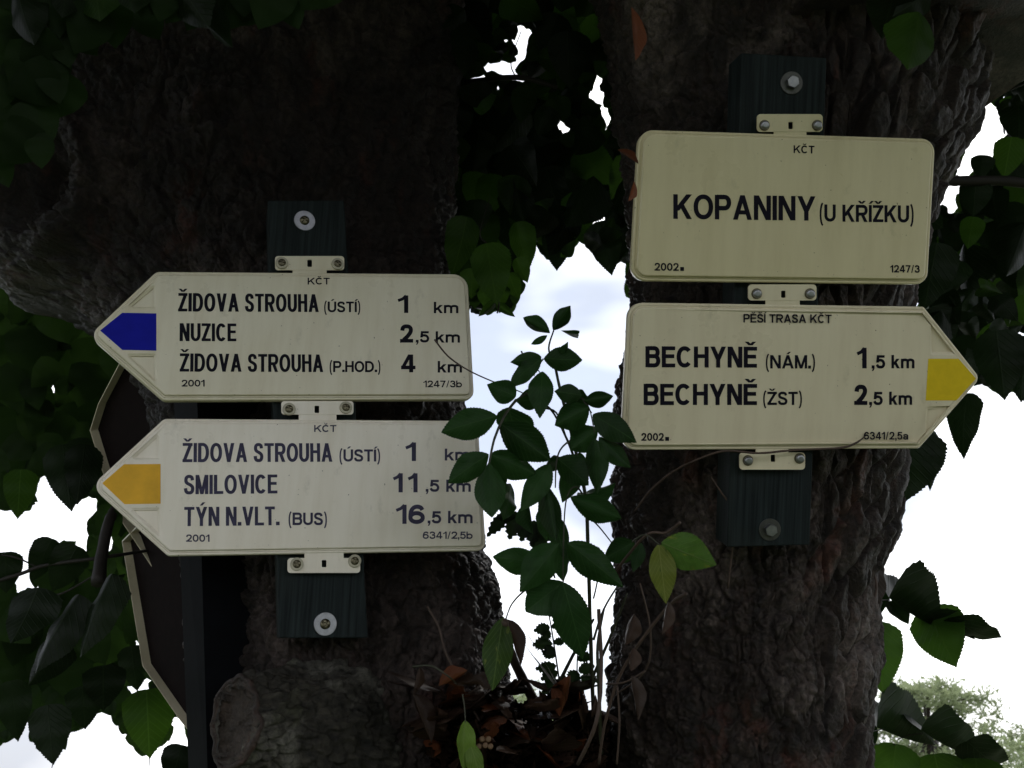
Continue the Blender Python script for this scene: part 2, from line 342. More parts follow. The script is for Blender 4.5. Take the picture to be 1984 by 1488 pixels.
# ---- sawn branch stub at the foot of the left trunk
def stub():
    A = at(448, 1398, 1.16); ctrl = [(at(900, 1640, 1.60), .11), (at(830, 1560, 1.50), .12), (at(745, 1465, 1.40), .112), (at(620, 1425, 1.29), .088), (at(520, 1408, 1.21), .058), (A, .040)]
    K, na = 150, 260; P = np.array([c[0][:] for c in ctrl]); Rr = np.array([c[1] for c in ctrl]); t = np.linspace(0, len(ctrl) - 1, K)
    C = np.stack([np.interp(t, range(len(ctrl)), P[:, k]) for k in range(3)], 1); rr = np.interp(t, range(len(ctrl)), Rr)
    for k in range(3): C[:, k] = smooth1(C[:, k], 25)
    rr = smooth1(rr, 15); rr[-6:] *= np.array([1.02, 1.04, 1.05, 1.04, 1.0, .9])
    V, N = [], []
    for k in range(K):
        T = Vector(C[min(k + 1, K - 1)] - C[max(k - 1, 0)]).normalized()
        T = (T + Vector((-.55, -.35, .05)) * max(0, (k / K - .6))).normalized()
        a = T.cross(Vector((0, 0, 1))).normalized(); b = T.cross(a)
        for j in range(na):
            an = 2 * math.pi * j / na; nn = a * math.cos(an) * .92 + b * math.sin(an) * 1.18; V.append(Vector(C[k]) + nn * rr[k]); N.append(nn.normalized())
    V = np.array([v[:] for v in V]); N = np.array([v[:] for v in N])
    W = V + .015 * np.stack([perlin(V * 12), perlin(V * 12 + 5), perlin(V * 12 + 11)], 1)
    h = .010 * fbm(V * 12, 3); f1, e, c_ = worley(W * np.array([11, 40, 62.])); h += .0045 * (c_ - .5) - .005 * np.clip(1 - e / .22, 0, 1) + .0045 * fbm(V * np.array([22, 90, 120.]), 3) + .003 * fbm(V * 40, 2)
    V = V + N * h[:, None]
    idx = np.arange(K * na).reshape(K, na); nx = np.roll(idx, -1, 1)
    q = np.stack([idx[:-1], nx[:-1], nx[1:], idx[1:]], -1).reshape(-1, 4)
    o = obj('branch_stub', npmesh('branch_stub', V, q, M['bark_old']), TL); inv_parent(o, TL)
    # weathered cut face set back inside the callus lip
    last = V[(K - 3) * na:(K - 2) * na]; c = last.mean(0); vs_, fs = [], []
    for m_, (s, dz) in enumerate([(.99, 0), (.86, .004), (.80, -.006), (.62, -.008), (.40, -.005), (.2, -.008), (.02, -.006)]):
        T = Vector((-.85, -.45, .05)).normalized()
        for v in last:
            p = c + (v - c) * s; e = .0025 * math.sin(m_ * 3 + v[2] * 160); vs_.append(Vector(p) + T * (dz + e))
    for m_ in range(6):
        for j in range(na): fs.append((m_ * na + j, m_ * na + (j + 1) % na, (m_ + 1) * na + (j + 1) % na, (m_ + 1) * na + j))
    lip = [Vector(c + (v - c) * 1.0) for v in last[::10]]; lip.append(lip[0])
    tube(lip, [.0036 + .0012 * math.sin(k * 1.9) for k in range(len(lip))], M['callus'], 'callus_rim', o, seg=8, res=3, rough=.08).matrix_parent_inverse = Matrix.Identity(4)
    f = obj('cut_face', mesh('cut_face', vs_, fs, M['cut_wood']), o)
    f.matrix_parent_inverse = o.matrix_parent_inverse @ Matrix.Identity(4); f.matrix_parent_inverse = Matrix.Identity(4)
stub()

# limbs above the frame, carrying the crown
for (T, base, tip, r0) in ((TL, (-.42, 1.75, 3.2), (-2.2, 3.2, 6.8), .22), (TL, (-.42, 1.7, 3.2), (-.9, -.6, 6.5), .2), (TR, (.55, 1.1, 3.2), (2.3, 2.6, 6.6), .2), (TR, (.5, 1.1, 3.2), (1.0, -1.5, 6.2), .18)):
    b, t = Vector(base), Vector(tip); m_ = (b + t) / 2 + Vector((0, 0, .5))
    tube([b - Vector((0, 0, .8)), b, m_, t], [r0 * 1.15, r0, r0 * .6, .05], M['bark'], 'limb', T, seg=14, res=8, rough=.04)

# crown: leaf sized faces through the dome above both trees
def crown(name, cx, cy, n, parent, seed):
    g = np.random.default_rng(seed)
    a = g.uniform(0, 2 * np.pi, n); el = np.arccos(g.uniform(-.12, 1, n)); rr = g.uniform(.55, 1, n) ** .5
    p = np.stack([cx + 4.2 * rr * np.sin(el) * np.cos(a), cy + 4.2 * rr * np.sin(el) * np.sin(a), 3.55 + 4.2 * rr * np.cos(el)], 1)
    lump = fbm(p * .8, 2); keep = lump > -.5
    # skirts of the crown hang lower away from the trunks, but leave the view itself free
    dpt = p[:, 1] * CP + (p[:, 2] - 1.55) * SP; up = -p[:, 1] * SP + (p[:, 2] - 1.55) * CP
    inview = (dpt > 0) & (np.abs(up / np.maximum(dpt, .01)) < .42) & (np.abs(p[:, 0] / np.maximum(dpt, .01)) < .56)
    keep &= ~inview; p = p[keep]; n = len(p)
    u = g.normal(size=(n, 3)); u[:, 2] *= .5; u /= np.linalg.norm(u, axis=1)[:, None]
    v = np.cross(u, g.normal(size=(n, 3)) * .5 + np.array([0, 0, 1.])); v /= np.linalg.norm(v, axis=1)[:, None]; s = g.uniform(.05, .085, n)[:, None]
    q = np.stack([p - u * s, p - v * s * .85 + u * s * .1, p + u * s * 1.2, p + v * s * .85 + u * s * .1], 1).reshape(-1, 3)
    o = obj(name, npmesh(name, q, np.arange(4 * n).reshape(n, 4), M['crown'], False), parent); inv_parent(o, parent); tag(o, kind='stuff')
def shade_boughs(parent, n, x0, x1, seed):  # unseen leaves added above the frame to shade trunk tops and fork
    g = np.random.default_rng(seed); p = np.stack([g.uniform(x0, x1, n), g.uniform(-.5, 3.6, n), g.uniform(2.45, 4.6, n)], 1)
    dpt = p[:, 1] * CP + (p[:, 2] - 1.55) * SP; up = -p[:, 1] * SP + (p[:, 2] - 1.55) * CP
    p = p[(up > dpt * .45 + .06) & (fbm(p * 2.2, 2) > -.35)]; n = len(p); u = g.normal(size=(n, 3)); u[:, 2] *= .5; u /= np.linalg.norm(u, axis=1)[:, None]
    v = np.cross(u, g.normal(size=(n, 3)) * .5 + np.array([0, 0, 1.])); v /= np.linalg.norm(v, axis=1)[:, None]; s = g.uniform(.04, .065, n)[:, None]
    q = np.stack([p - u * s, p - v * s * .85 + u * s * .1, p + u * s * 1.2, p + v * s * .85 + u * s * .1], 1).reshape(-1, 3)
    o = obj('foliage', npmesh('foliage', q, np.arange(4 * n).reshape(n, 4), M['crown'], False), parent); inv_parent(o, parent); tag(o, kind='stuff')
shade_boughs(TL, 9000, -1.8, .1, 5); shade_boughs(TR, 9000, .1, 2.2, 6)
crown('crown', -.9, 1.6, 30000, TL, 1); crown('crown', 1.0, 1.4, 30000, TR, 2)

# ------------------------------------------------------------------ leaves
def leaf_mesh(name, kind, mat, seed, fold=.12, curl=.12, n=None):
    r_ = random.Random(seed); n = n or (46 if kind in ('linden', 'elder') else 20 if kind == 'dry' else 12); rows = []
    for i in range(n + 1):
        y = i / n
        if kind == 'linden':
            wd = .5 * (min(1, y / .16) ** .55) * (1 - max(0, (y - .28) / .72) ** 1.75) if y > 0 else 0.03
            wd = max(wd, .012 if y > .9 else 0); yy = y
        elif kind == 'small': wd = .5 * math.sin(math.pi * min(1, y * 1.02) ** .8) ** .9; yy = y
        else: wd = .5 * (math.sin(math.pi * (y ** .82)) ** .85 if 0 < y < 1 else 0) * (1 - .25 * y ** 3); yy = y
        tooth = (.011 if kind == 'linden' else .011 if kind == 'elder' else .018 if kind == 'dry' else .07) * (1 if i % 2 else -1) * (1 if .04 < y < .93 else 0)
        asym = .05 * math.sin(seed * 1.7)
        rows.append((yy, max(0, wd * (1 + asym) + tooth + r_.uniform(-.006, .006)), max(0, wd * (1 - asym) + tooth + r_.uniform(-.006, .006))))
    vs_, fs = [], []
    def zz(x, y): return (.05 * math.sin(y * 9 + x * 6 + seed) + .025 * math.sin(y * 21 - x * 11 + seed * 3) if kind == 'dry' else 0) -fold * abs(x) * 1.2 - curl * (y - .4) ** 2 + .018 * math.sin(y * 14 + seed) * abs(x) * 3 + .03 * math.sin(y * 5 + seed * 2) * x
    for (y, wl, wr) in rows:
        for x in (-wl, -wl * .5, 0, wr * .5, wr):
            back = 0
            if kind == 'linden' and y < .2: back = -(.10) * (abs(x) / .5) * (1 - y / .2)
            vs_.append((x, y + back + abs(x) * .04, zz(x, y)))
    for i in range(n):
        for k in range(4): a = i * 5 + k; fs.append((a, a + 1, a + 6, a + 5))
    return mesh(name, vs_, fs, mat)
LM = {}
for kind in ('elder', 'linden', 'small', 'dry'):
    LM[kind] = [leaf_mesh(kind + '_leaf', kind, M['dry_leaf'] if kind == 'dry' else M['elder_leaf'] if kind != 'linden' else M['linden_leaf'], s, f_ * (1.6 if kind == 'dry' else 1) + (.3 if kind == 'dry' else 0), c_ * (1.6 if kind == 'dry' else 1)) for s, f_, c_ in ((1, .1, .12), (2, .35, .2), (3, .05, .35), (4, .6, .1), (5, .2, -.2))]
def place_leaf(name, kind, b, t, wpx, d0, d1=None, mat=None, tilt=0.0, var=None, parent=None, stalk=0):
    d1 = d0 if d1 is None else d1
    B, T = at(b[0], b[1], d0), at(t[0], t[1], d1); Y = T - B; ln = Y.length; Yn = Y.normalized()
    view = (EYE - (B + T) / 2).normalized(); X = Yn.cross(view).normalized(); Zn = X.cross(Yn).normalized()
    wd = wpx * depth_scale((d0 + d1) / 2)
    if tilt: q = Matrix.Rotation(tilt, 3, Yn); X = q @ X; Zn = q @ Zn; wd /= max(.45, abs(math.cos(tilt)))
    me = random.choice(LM[kind]) if var is None else LM[kind][var]
    o = bpy.data.objects.new(name, me)
    m = Matrix((X * wd, Y, Zn * max(ln, wd))).transposed().to_4x4(); m.translation = B
    COL.objects.link(o)
    if parent is not None: o.parent = parent; o.matrix_parent_inverse = PINV[parent.name]
    o.matrix_basis = m
    if mat: o.material_slots[0].link = 'OBJECT'; o.material_slots[0].material = M[mat]
    return o
PINV = {}
def reg(e): PINV[e.name] = Matrix.Translation(e.location).inverted(); return e
reg(TL); reg(TR)

# raster of where open sky shows in the photograph, used to keep foliage gaps
G = 4; GW, GH = 1984 // G, 1488 // G
yy, xx = np.mgrid[0:GH, 0:GW]; PX = xx * G + 2; PY = yy * G + 2
def inpoly(poly):
    c = np.zeros(PX.shape, bool); n = len(poly)
    for i in range(n):
        x1, y1 = poly[i]; x2, y2 = poly[(i + 1) % n]
        if y1 == y2: continue
        k = ((y1 > PY) != (y2 > PY)) & (PX < (x2 - x1) * (PY - y1) / (y2 - y1) + x1); c ^= k
    return c
SKY = np.zeros((GH, GW), bool)
for poly in [
    [(905, 585), (928, 612), (995, 612), (1022, 548), (1012, 520), (1030, 525), (1028, 474), (1048, 478), (1052, 500), (1078, 522), (1112, 500), (1118, 468), (1128, 466), (1126, 486), (1142, 484), (1150, 500), (1184, 528), (1212, 505), (1205, 700), (1190, 900), (1186, 1060), (1165, 1300), (1010, 1340), (960, 1180), (900, 1070), (930, 1040), (900, 780), (940, 810), (925, 740)],
    [(1008, 38), (1014, 58), (1034, 52), (1018, 85), (1020, 108), (1000, 128), (996, 146), (1025, 152), (1012, 160), (986, 148), (966, 132), (940, 138), (938, 126), (970, 122), (992, 128), (994, 118), (1010, 100), (1006, 90), (994, 84), (1012, 68), (1004, 55)],
    [(892, 160), (905, 154), (945, 146), (944, 156), (905, 164)], [(964, 170), (974, 168), (966, 180)], [(978, 78), (983, 77), (975, 88), (970, 92)],
    [(1161, 133), (1168, 200), (1137, 192), (1152, 170)], [(1168, 205), (1178, 215), (1180, 232), (1172, 240)], [(1168, 252), (1186, 236), (1180, 245), (1170, 256)],
    [(1082, 230), (1108, 250), (1096, 260), (1082, 250)], [(1162, 407), (1174, 419), (1162, 430), (1152, 448), (1144, 446), (1150, 430)], [(1048, 329), (1057, 336), (1052, 337)], [(1048, 134), (1062, 150), (1072, 132), (1060, 156)],
    [(1080, 502), (1088, 500), (1088, 515), (1080, 513)], [(917, 536), (924, 536), (923, 542), (917, 542)], [(1190, 441), (1198, 441), (1197, 446), (1190, 446)],
    [(1915, 178), (1925, 205), (1938, 216), (1935, 272), (1925, 303), (1930, 326), (1915, 316), (1898, 312), (1884, 322), (1884, 342), (1845, 342), (1870, 300), (1890, 230)],
    [(1832, 359), (1874, 361), (1858, 380), (1856, 405), (1840, 414), (1811, 398)], [(1940, 250), (1960, 260), (1941, 270)], [(1942, 190), (1965, 176), (1944, 193)], [(1960, 145), (1966, 130), (1984, 155), (1962, 152)],
    [(1806, 473), (1817, 475), (1811, 480)], [(1800, 487), (1808, 491), (1803, 493)], [(1912, 550), (1924, 528), (1918, 545), (1911, 554)], [(1906, 622), (1914, 618), (1918, 624), (1908, 630)], [(1966, 634), (1980, 642), (1984, 668), (1976, 650)], [(1908, 415), (1914, 415), (1910, 430)], [(1854, 566), (1860, 563), (1856, 570)],
    [(1748, 594), (1766, 563), (1792, 594)],
    [(1899, 738), (1920, 752), (1944, 772), (1955, 758), (1975, 762), (1984, 775), (1984, 1488), (1672, 1488), (1690, 1200), (1722, 968), (1790, 955), (1815, 850), (1858, 885), (1893, 850), (1895, 780)],
    [(0, 990), (12, 984), (30, 1002), (50, 986), (72, 1000), (74, 960), (68, 948), (80, 925), (100, 916), (118, 925), (126, 950), (138, 988), (160, 968), (188, 962), (190, 985), (170, 1010), (168, 1042), (150, 1048), (128, 1044), (112, 1052), (80, 1092), (66, 1096), (34, 1120), (28, 1110), (24, 1084), (0, 1072)],
    [(198, 1060), (220, 1046), (221, 1056), (198, 1078)], [(212, 1028), (220, 1040), (208, 1046)], [(25, 1144), (44, 1118), (64, 1132), (36, 1148)], [(9, 921), (25, 921), (24, 930), (10, 930)], [(96, 750), (110, 748), (104, 764), (97, 760)], [(124, 770), (133, 772), (126, 776)], [(34, 798), (40, 801), (34, 803)],
    [(154, 1044), (168, 1048), (158, 1086), (146, 1092), (150, 1070)], [(70, 1140), (78, 1140), (74, 1150)], [(112, 1162), (122, 1164), (118, 1168)], [(72, 1178), (82, 1174), (74, 1180)], [(90, 1366), (106, 1372), (104, 1378), (92, 1376)],
    [(0, 1330), (12, 1334), (0, 1348)], [(8, 1435), (34, 1438), (55, 1394), (60, 1440), (102, 1480), (100, 1500), (0, 1500), (4, 1480), (0, 1462), (6, 1460)],
    [(104, 1484), (130, 1455), (134, 1418), (165, 1412), (196, 1376), (225, 1402), (250, 1440), (290, 1474), (328, 1440), (338, 1400), (336, 1385), (355, 1398), (363, 1448), (342, 1446), (326, 1470), (318, 1500), (104, 1500)],
    [(240, 1324), (262, 1338), (272, 1330), (290, 1302), (288, 1330), (294, 1345), (262, 1360)], [(260, 1238), (268, 1234), (278, 1282), (268, 1262)]]:
    SKY |= inpoly(poly)
COVER = np.zeros((GH, GW), np.int16)
unit = [(x, y) for x, y in [(0, 0), (0, .5), (0, 1)] + [(s * w_, y) for s in (-1, 1) for w_, y in ((.24, .02), (.45, .1), (.5, .28), (.49, .45), (.42, .62), (.3, .78), (.15, .9), (.25, .3), (.2, .6))]]
def footprint(b, t, wpx):
    dx, dy = t[0] - b[0], t[1] - b[1]; ln = math.hypot(dx, dy); nx_, ny_ = -dy / ln, dx / ln
    return [(b[0] + dx * v + nx_ * u * wpx, b[1] + dy * v + ny_ * u * wpx) for u, v in unit]
def blocks_sky(b, t, wpx):
    dx, dy = t[0] - b[0], t[1] - b[1]; ln = math.hypot(dx, dy)
    x0, x1 = int(max(0, min(b[0], t[0]) - wpx * .6) // G), int(min(1983, max(b[0], t[0]) + wpx * .6) // G) + 1
    y0, y1 = int(max(0, min(b[1], t[1]) - wpx * .6) // G), int(min(1487, max(b[1], t[1]) + wpx * .6) // G) + 1
    if x1 <= x0 or y1 <= y0: return False
    sub = SKY[y0:y1, x0:x1]
    if not sub.any(): return False
    X_, Y_ = PX[y0:y1, x0:x1] - b[0], PY[y0:y1, x0:x1] - b[1]
    v = (X_ * dx + Y_ * dy) / ln ** 2; u = np.abs(-X_ * dy + Y_ * dx) / ln / wpx
    m = (v > -.08) & (v < 1.02) & (u < .52 * np.clip(1.2 - v, 0, 1) ** .5)
    return (sub & m).sum() > 1
def hits_sky(fp):
    for x, y in fp:
        i_, j = int(y // G), int(x // G)
        if 0 <= i_ < GH and 0 <= j < GW and SKY[i_, j]: return True
    return False
def mark(b, t, wpx):
    dx, dy = t[0] - b[0], t[1] - b[1]; ln = math.hypot(dx, dy)
    x0, x1 = int(max(0, min(b[0], t[0]) - wpx) // G), int(min(1983, max(b[0], t[0]) + wpx) // G) + 1
    y0, y1 = int(max(0, min(b[1], t[1]) - wpx) // G), int(min(1487, max(b[1], t[1]) + wpx) // G) + 1
    if x1 <= x0 or y1 <= y0: return
    X_, Y_ = PX[y0:y1, x0:x1] - b[0], PY[y0:y1, x0:x1] - b[1]
    v = (X_ * dx + Y_ * dy) / ln ** 2; u = np.abs(-X_ * dy + Y_ * dx) / ln / wpx
    COVER[y0:y1, x0:x1] += ((v > -.05) & (v < 1) & (u < .46 * np.clip(1.15 - v, 0, 1) ** .6)).astype(np.int16)
LEAFN = {'linden_tree': 0, 'linden_tree.001': 0}
OVER = {TL.name: [], TR.name: []}
def lin(T, b, t, wpx, d0, d1=None, mat=None, tilt=0, var=None):
    mark(b, t, wpx)
    return place_leaf('leaf', 'linden', b, t, wpx, d0, d1, mat, tilt, var, T)
# leaves read off the photograph one by one
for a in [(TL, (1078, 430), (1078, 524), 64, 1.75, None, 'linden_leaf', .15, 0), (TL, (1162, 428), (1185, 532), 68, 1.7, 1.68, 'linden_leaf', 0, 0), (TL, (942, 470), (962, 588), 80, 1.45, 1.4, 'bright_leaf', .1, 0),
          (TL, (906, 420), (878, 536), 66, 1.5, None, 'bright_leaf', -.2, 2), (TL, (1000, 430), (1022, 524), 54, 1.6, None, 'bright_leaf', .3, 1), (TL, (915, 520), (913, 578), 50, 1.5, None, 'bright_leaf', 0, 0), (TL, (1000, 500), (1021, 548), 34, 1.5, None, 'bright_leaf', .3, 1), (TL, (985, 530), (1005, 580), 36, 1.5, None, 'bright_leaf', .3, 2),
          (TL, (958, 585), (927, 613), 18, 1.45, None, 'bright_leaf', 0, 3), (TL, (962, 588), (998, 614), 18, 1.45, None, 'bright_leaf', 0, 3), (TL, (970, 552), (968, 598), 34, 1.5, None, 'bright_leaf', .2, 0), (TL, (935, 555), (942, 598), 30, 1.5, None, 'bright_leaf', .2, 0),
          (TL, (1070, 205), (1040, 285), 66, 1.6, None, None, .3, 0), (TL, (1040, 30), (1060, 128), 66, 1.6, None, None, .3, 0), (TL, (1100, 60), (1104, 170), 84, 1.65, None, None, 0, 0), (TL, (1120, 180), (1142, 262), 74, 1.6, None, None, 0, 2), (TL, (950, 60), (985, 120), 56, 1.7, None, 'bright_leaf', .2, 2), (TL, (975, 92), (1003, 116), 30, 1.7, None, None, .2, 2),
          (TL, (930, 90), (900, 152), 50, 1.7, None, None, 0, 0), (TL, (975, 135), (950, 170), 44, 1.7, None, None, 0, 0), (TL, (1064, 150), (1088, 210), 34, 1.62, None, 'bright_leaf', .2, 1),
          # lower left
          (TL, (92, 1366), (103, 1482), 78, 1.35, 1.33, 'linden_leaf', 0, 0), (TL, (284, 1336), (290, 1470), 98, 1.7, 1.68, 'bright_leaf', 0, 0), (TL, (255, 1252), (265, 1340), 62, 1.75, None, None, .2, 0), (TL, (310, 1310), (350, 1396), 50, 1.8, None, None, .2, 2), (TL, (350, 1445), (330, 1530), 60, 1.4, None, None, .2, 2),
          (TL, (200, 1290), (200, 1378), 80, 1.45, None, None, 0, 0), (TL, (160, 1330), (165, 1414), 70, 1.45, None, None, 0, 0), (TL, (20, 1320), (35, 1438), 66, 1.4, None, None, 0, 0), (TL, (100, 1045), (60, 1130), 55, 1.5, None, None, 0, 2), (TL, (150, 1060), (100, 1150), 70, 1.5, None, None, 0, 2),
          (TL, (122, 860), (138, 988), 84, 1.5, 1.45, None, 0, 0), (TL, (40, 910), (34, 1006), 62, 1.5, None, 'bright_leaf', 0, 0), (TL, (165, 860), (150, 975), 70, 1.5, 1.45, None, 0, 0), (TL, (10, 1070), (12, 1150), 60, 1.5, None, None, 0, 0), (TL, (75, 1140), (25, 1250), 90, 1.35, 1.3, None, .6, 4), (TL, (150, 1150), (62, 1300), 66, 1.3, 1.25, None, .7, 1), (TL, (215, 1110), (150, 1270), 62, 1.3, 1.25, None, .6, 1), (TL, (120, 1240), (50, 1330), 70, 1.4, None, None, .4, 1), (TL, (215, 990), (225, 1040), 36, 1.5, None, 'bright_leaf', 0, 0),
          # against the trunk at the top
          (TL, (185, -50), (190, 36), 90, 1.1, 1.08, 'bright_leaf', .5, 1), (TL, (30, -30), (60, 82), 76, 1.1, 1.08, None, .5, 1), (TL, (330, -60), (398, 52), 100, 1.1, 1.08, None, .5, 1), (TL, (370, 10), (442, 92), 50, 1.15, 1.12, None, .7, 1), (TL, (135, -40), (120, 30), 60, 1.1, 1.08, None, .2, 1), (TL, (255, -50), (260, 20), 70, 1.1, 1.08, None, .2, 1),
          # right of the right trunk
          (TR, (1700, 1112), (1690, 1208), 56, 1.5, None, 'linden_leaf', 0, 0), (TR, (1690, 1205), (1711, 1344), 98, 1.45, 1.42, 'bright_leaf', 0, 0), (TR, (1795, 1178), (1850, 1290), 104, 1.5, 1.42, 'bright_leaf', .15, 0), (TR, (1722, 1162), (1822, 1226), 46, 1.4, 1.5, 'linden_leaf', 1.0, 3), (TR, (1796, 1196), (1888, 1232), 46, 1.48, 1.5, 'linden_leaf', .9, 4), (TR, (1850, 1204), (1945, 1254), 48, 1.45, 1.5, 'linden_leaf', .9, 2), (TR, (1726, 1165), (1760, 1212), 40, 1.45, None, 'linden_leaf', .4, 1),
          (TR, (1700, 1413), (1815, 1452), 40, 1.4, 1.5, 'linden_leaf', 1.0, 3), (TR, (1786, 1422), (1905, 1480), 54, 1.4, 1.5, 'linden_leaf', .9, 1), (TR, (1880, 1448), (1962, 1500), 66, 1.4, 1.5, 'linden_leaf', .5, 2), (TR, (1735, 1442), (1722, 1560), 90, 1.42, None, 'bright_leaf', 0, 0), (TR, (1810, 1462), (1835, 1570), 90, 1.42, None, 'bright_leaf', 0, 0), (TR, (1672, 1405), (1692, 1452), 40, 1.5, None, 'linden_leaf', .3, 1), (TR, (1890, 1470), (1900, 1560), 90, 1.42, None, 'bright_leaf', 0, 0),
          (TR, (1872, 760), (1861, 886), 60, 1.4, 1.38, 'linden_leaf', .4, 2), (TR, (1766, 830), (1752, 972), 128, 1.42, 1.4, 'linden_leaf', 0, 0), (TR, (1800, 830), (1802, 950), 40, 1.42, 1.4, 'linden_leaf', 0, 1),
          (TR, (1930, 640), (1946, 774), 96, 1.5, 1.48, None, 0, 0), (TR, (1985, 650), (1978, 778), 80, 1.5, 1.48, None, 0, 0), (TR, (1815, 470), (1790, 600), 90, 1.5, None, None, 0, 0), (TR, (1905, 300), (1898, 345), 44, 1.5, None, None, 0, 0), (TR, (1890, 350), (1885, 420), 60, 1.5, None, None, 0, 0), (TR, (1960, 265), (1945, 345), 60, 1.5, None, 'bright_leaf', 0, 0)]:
    if a[0] is TL and 850 < a[1][0] and a[1][1] < 300 and a[2][1] < 300 and blocks_sky(a[1], a[2], a[3]): continue
    lin(*a)
LEAFN = {TL.name: sum(1 for c in TL.children if c.name.startswith('leaf')), TR.name: sum(1 for c in TR.children if c.name.startswith('leaf'))}
# fill the foliage masses, keeping the gaps
def zone(T, poly, dr, sizes, need, front=False):
    Zm = inpoly(poly) & ~SKY; fails = 0
    for _ in range(3200):
        if LEAFN[T.name] >= 285 and len(OVER[T.name]) > 900: break
        ys, xs = np.nonzero(Zm & (COVER < need))
        if len(ys) == 0: break
        k = random.randrange(len(ys)); x, y = PX[ys[k], xs[k]], PY[ys[k], xs[k]]; ok = False
        for tr in range(26):
            sz = random.uniform(*sizes) * (1 if tr < 9 else .72 if tr < 18 else .42); an = random.gauss(0, .55) if tr < 12 else random.uniform(-3, 3)
            wpx = sz * random.uniform(.7, .92); cx, cy = x + random.uniform(-.2, .2) * sz, y + random.uniform(-.25, .25) * sz
            b = (cx - math.sin(an) * sz / 2, cy - math.cos(an) * sz / 2); t = (cx + math.sin(an) * sz / 2, cy + math.cos(an) * sz / 2)
            if not blocks_sky(b, t, wpx): ok = True; break
        if not ok: COVER[ys[k], xs[k]] += 1; continue
        d = random.uniform(*dr); mark(b, t, wpx)
        if LEAFN[T.name] < 295:
            LEAFN[T.name] += 1; place_leaf('leaf', 'linden', b, t, wpx, d, d + random.uniform(-.05, .05), random.choice([None, None, None, 'bright_leaf']), random.uniform(-.5, .5), None, T)
        else: OVER[T.name].append((b, t, wpx, d))
zone(TL, [(855, -20), (1240, -20), (1240, 540), (1020, 600), (915, 600), (860, 520)], (1.65, 2.3), (62, 112), 2)
zone(TL, [(-20, 590), (120, 590), (330, 760), (370, 1488), (-20, 1500)], (1.72, 2.3), (60, 115), 2)
zone(TR, [(1790, -20), (2000, -20), (2000, 770), (1900, 740), (1745, 600), (1800, 400), (1900, 150)], (1.6, 2.3), (62, 112), 2)
zone(TR, [(1660, -20), (1990, -20), (1990, 190), (1900, 130), (1780, 60)], (1.02, 1.12), (70, 110), 1)
zone(TL, [(-20, 540), (70, 575), (170, 650), (150, 760), (-20, 720)], (1.2, 1.3), (70, 110), 1)
zone(TL, [(-20, -20), (700, -20), (560, 15), (170, 40), (110, 150), (70, 300), (-20, 330)], (1.1, 1.16), (60, 110), 1)
zone(TL, [(855, -20), (1240, -20), (1240, 540), (1020, 600), (915, 600), (860, 520)], (2.3, 3.0), (100, 150), 4)
zone(TL, [(-20, 590), (120, 590), (330, 760), (370, 1488), (-20, 1500)], (2.2, 3.0), (100, 150), 4)
zone(TR, [(1790, -20), (2000, -20), (2000, 770), (1900, 740), (1745, 600), (1800, 400), (1900, 150)], (2.3, 3.0), (100, 150), 4)
base_me = LM['linden'][0]; bv = np.array([v.co[:] for v in base_me.vertices]); bf = np.array([p.vertices[:] for p in base_me.polygons])
for T in (TL, TR):
    L_ = OVER[T.name]
    if not L_: continue
    Vs, Fs = [], []
    for k, (b, t, wpx, d) in enumerate(L_):
        B, Tp = at(*b, d), at(*t, d); Y_ = Tp - B; vw = (EYE - B).normalized(); X_ = Y_.cross(vw).normalized(); Z_ = X_.cross(Y_).normalized() * Y_.length
        Mx = np.array([(X_ * wpx * depth_scale(d))[:], Y_[:], Z_[:]]); Vs.append(bv @ Mx + np.array(B[:])); Fs.append(bf + k * len(bv))
    o = obj('foliage', npmesh('foliage', np.concatenate(Vs), np.concatenate(Fs), M['crown']), T); inv_parent(o, T); tag(o, kind='stuff')
print('LEAVES', LEAFN, {k: len(v) for k, v in OVER.items()})
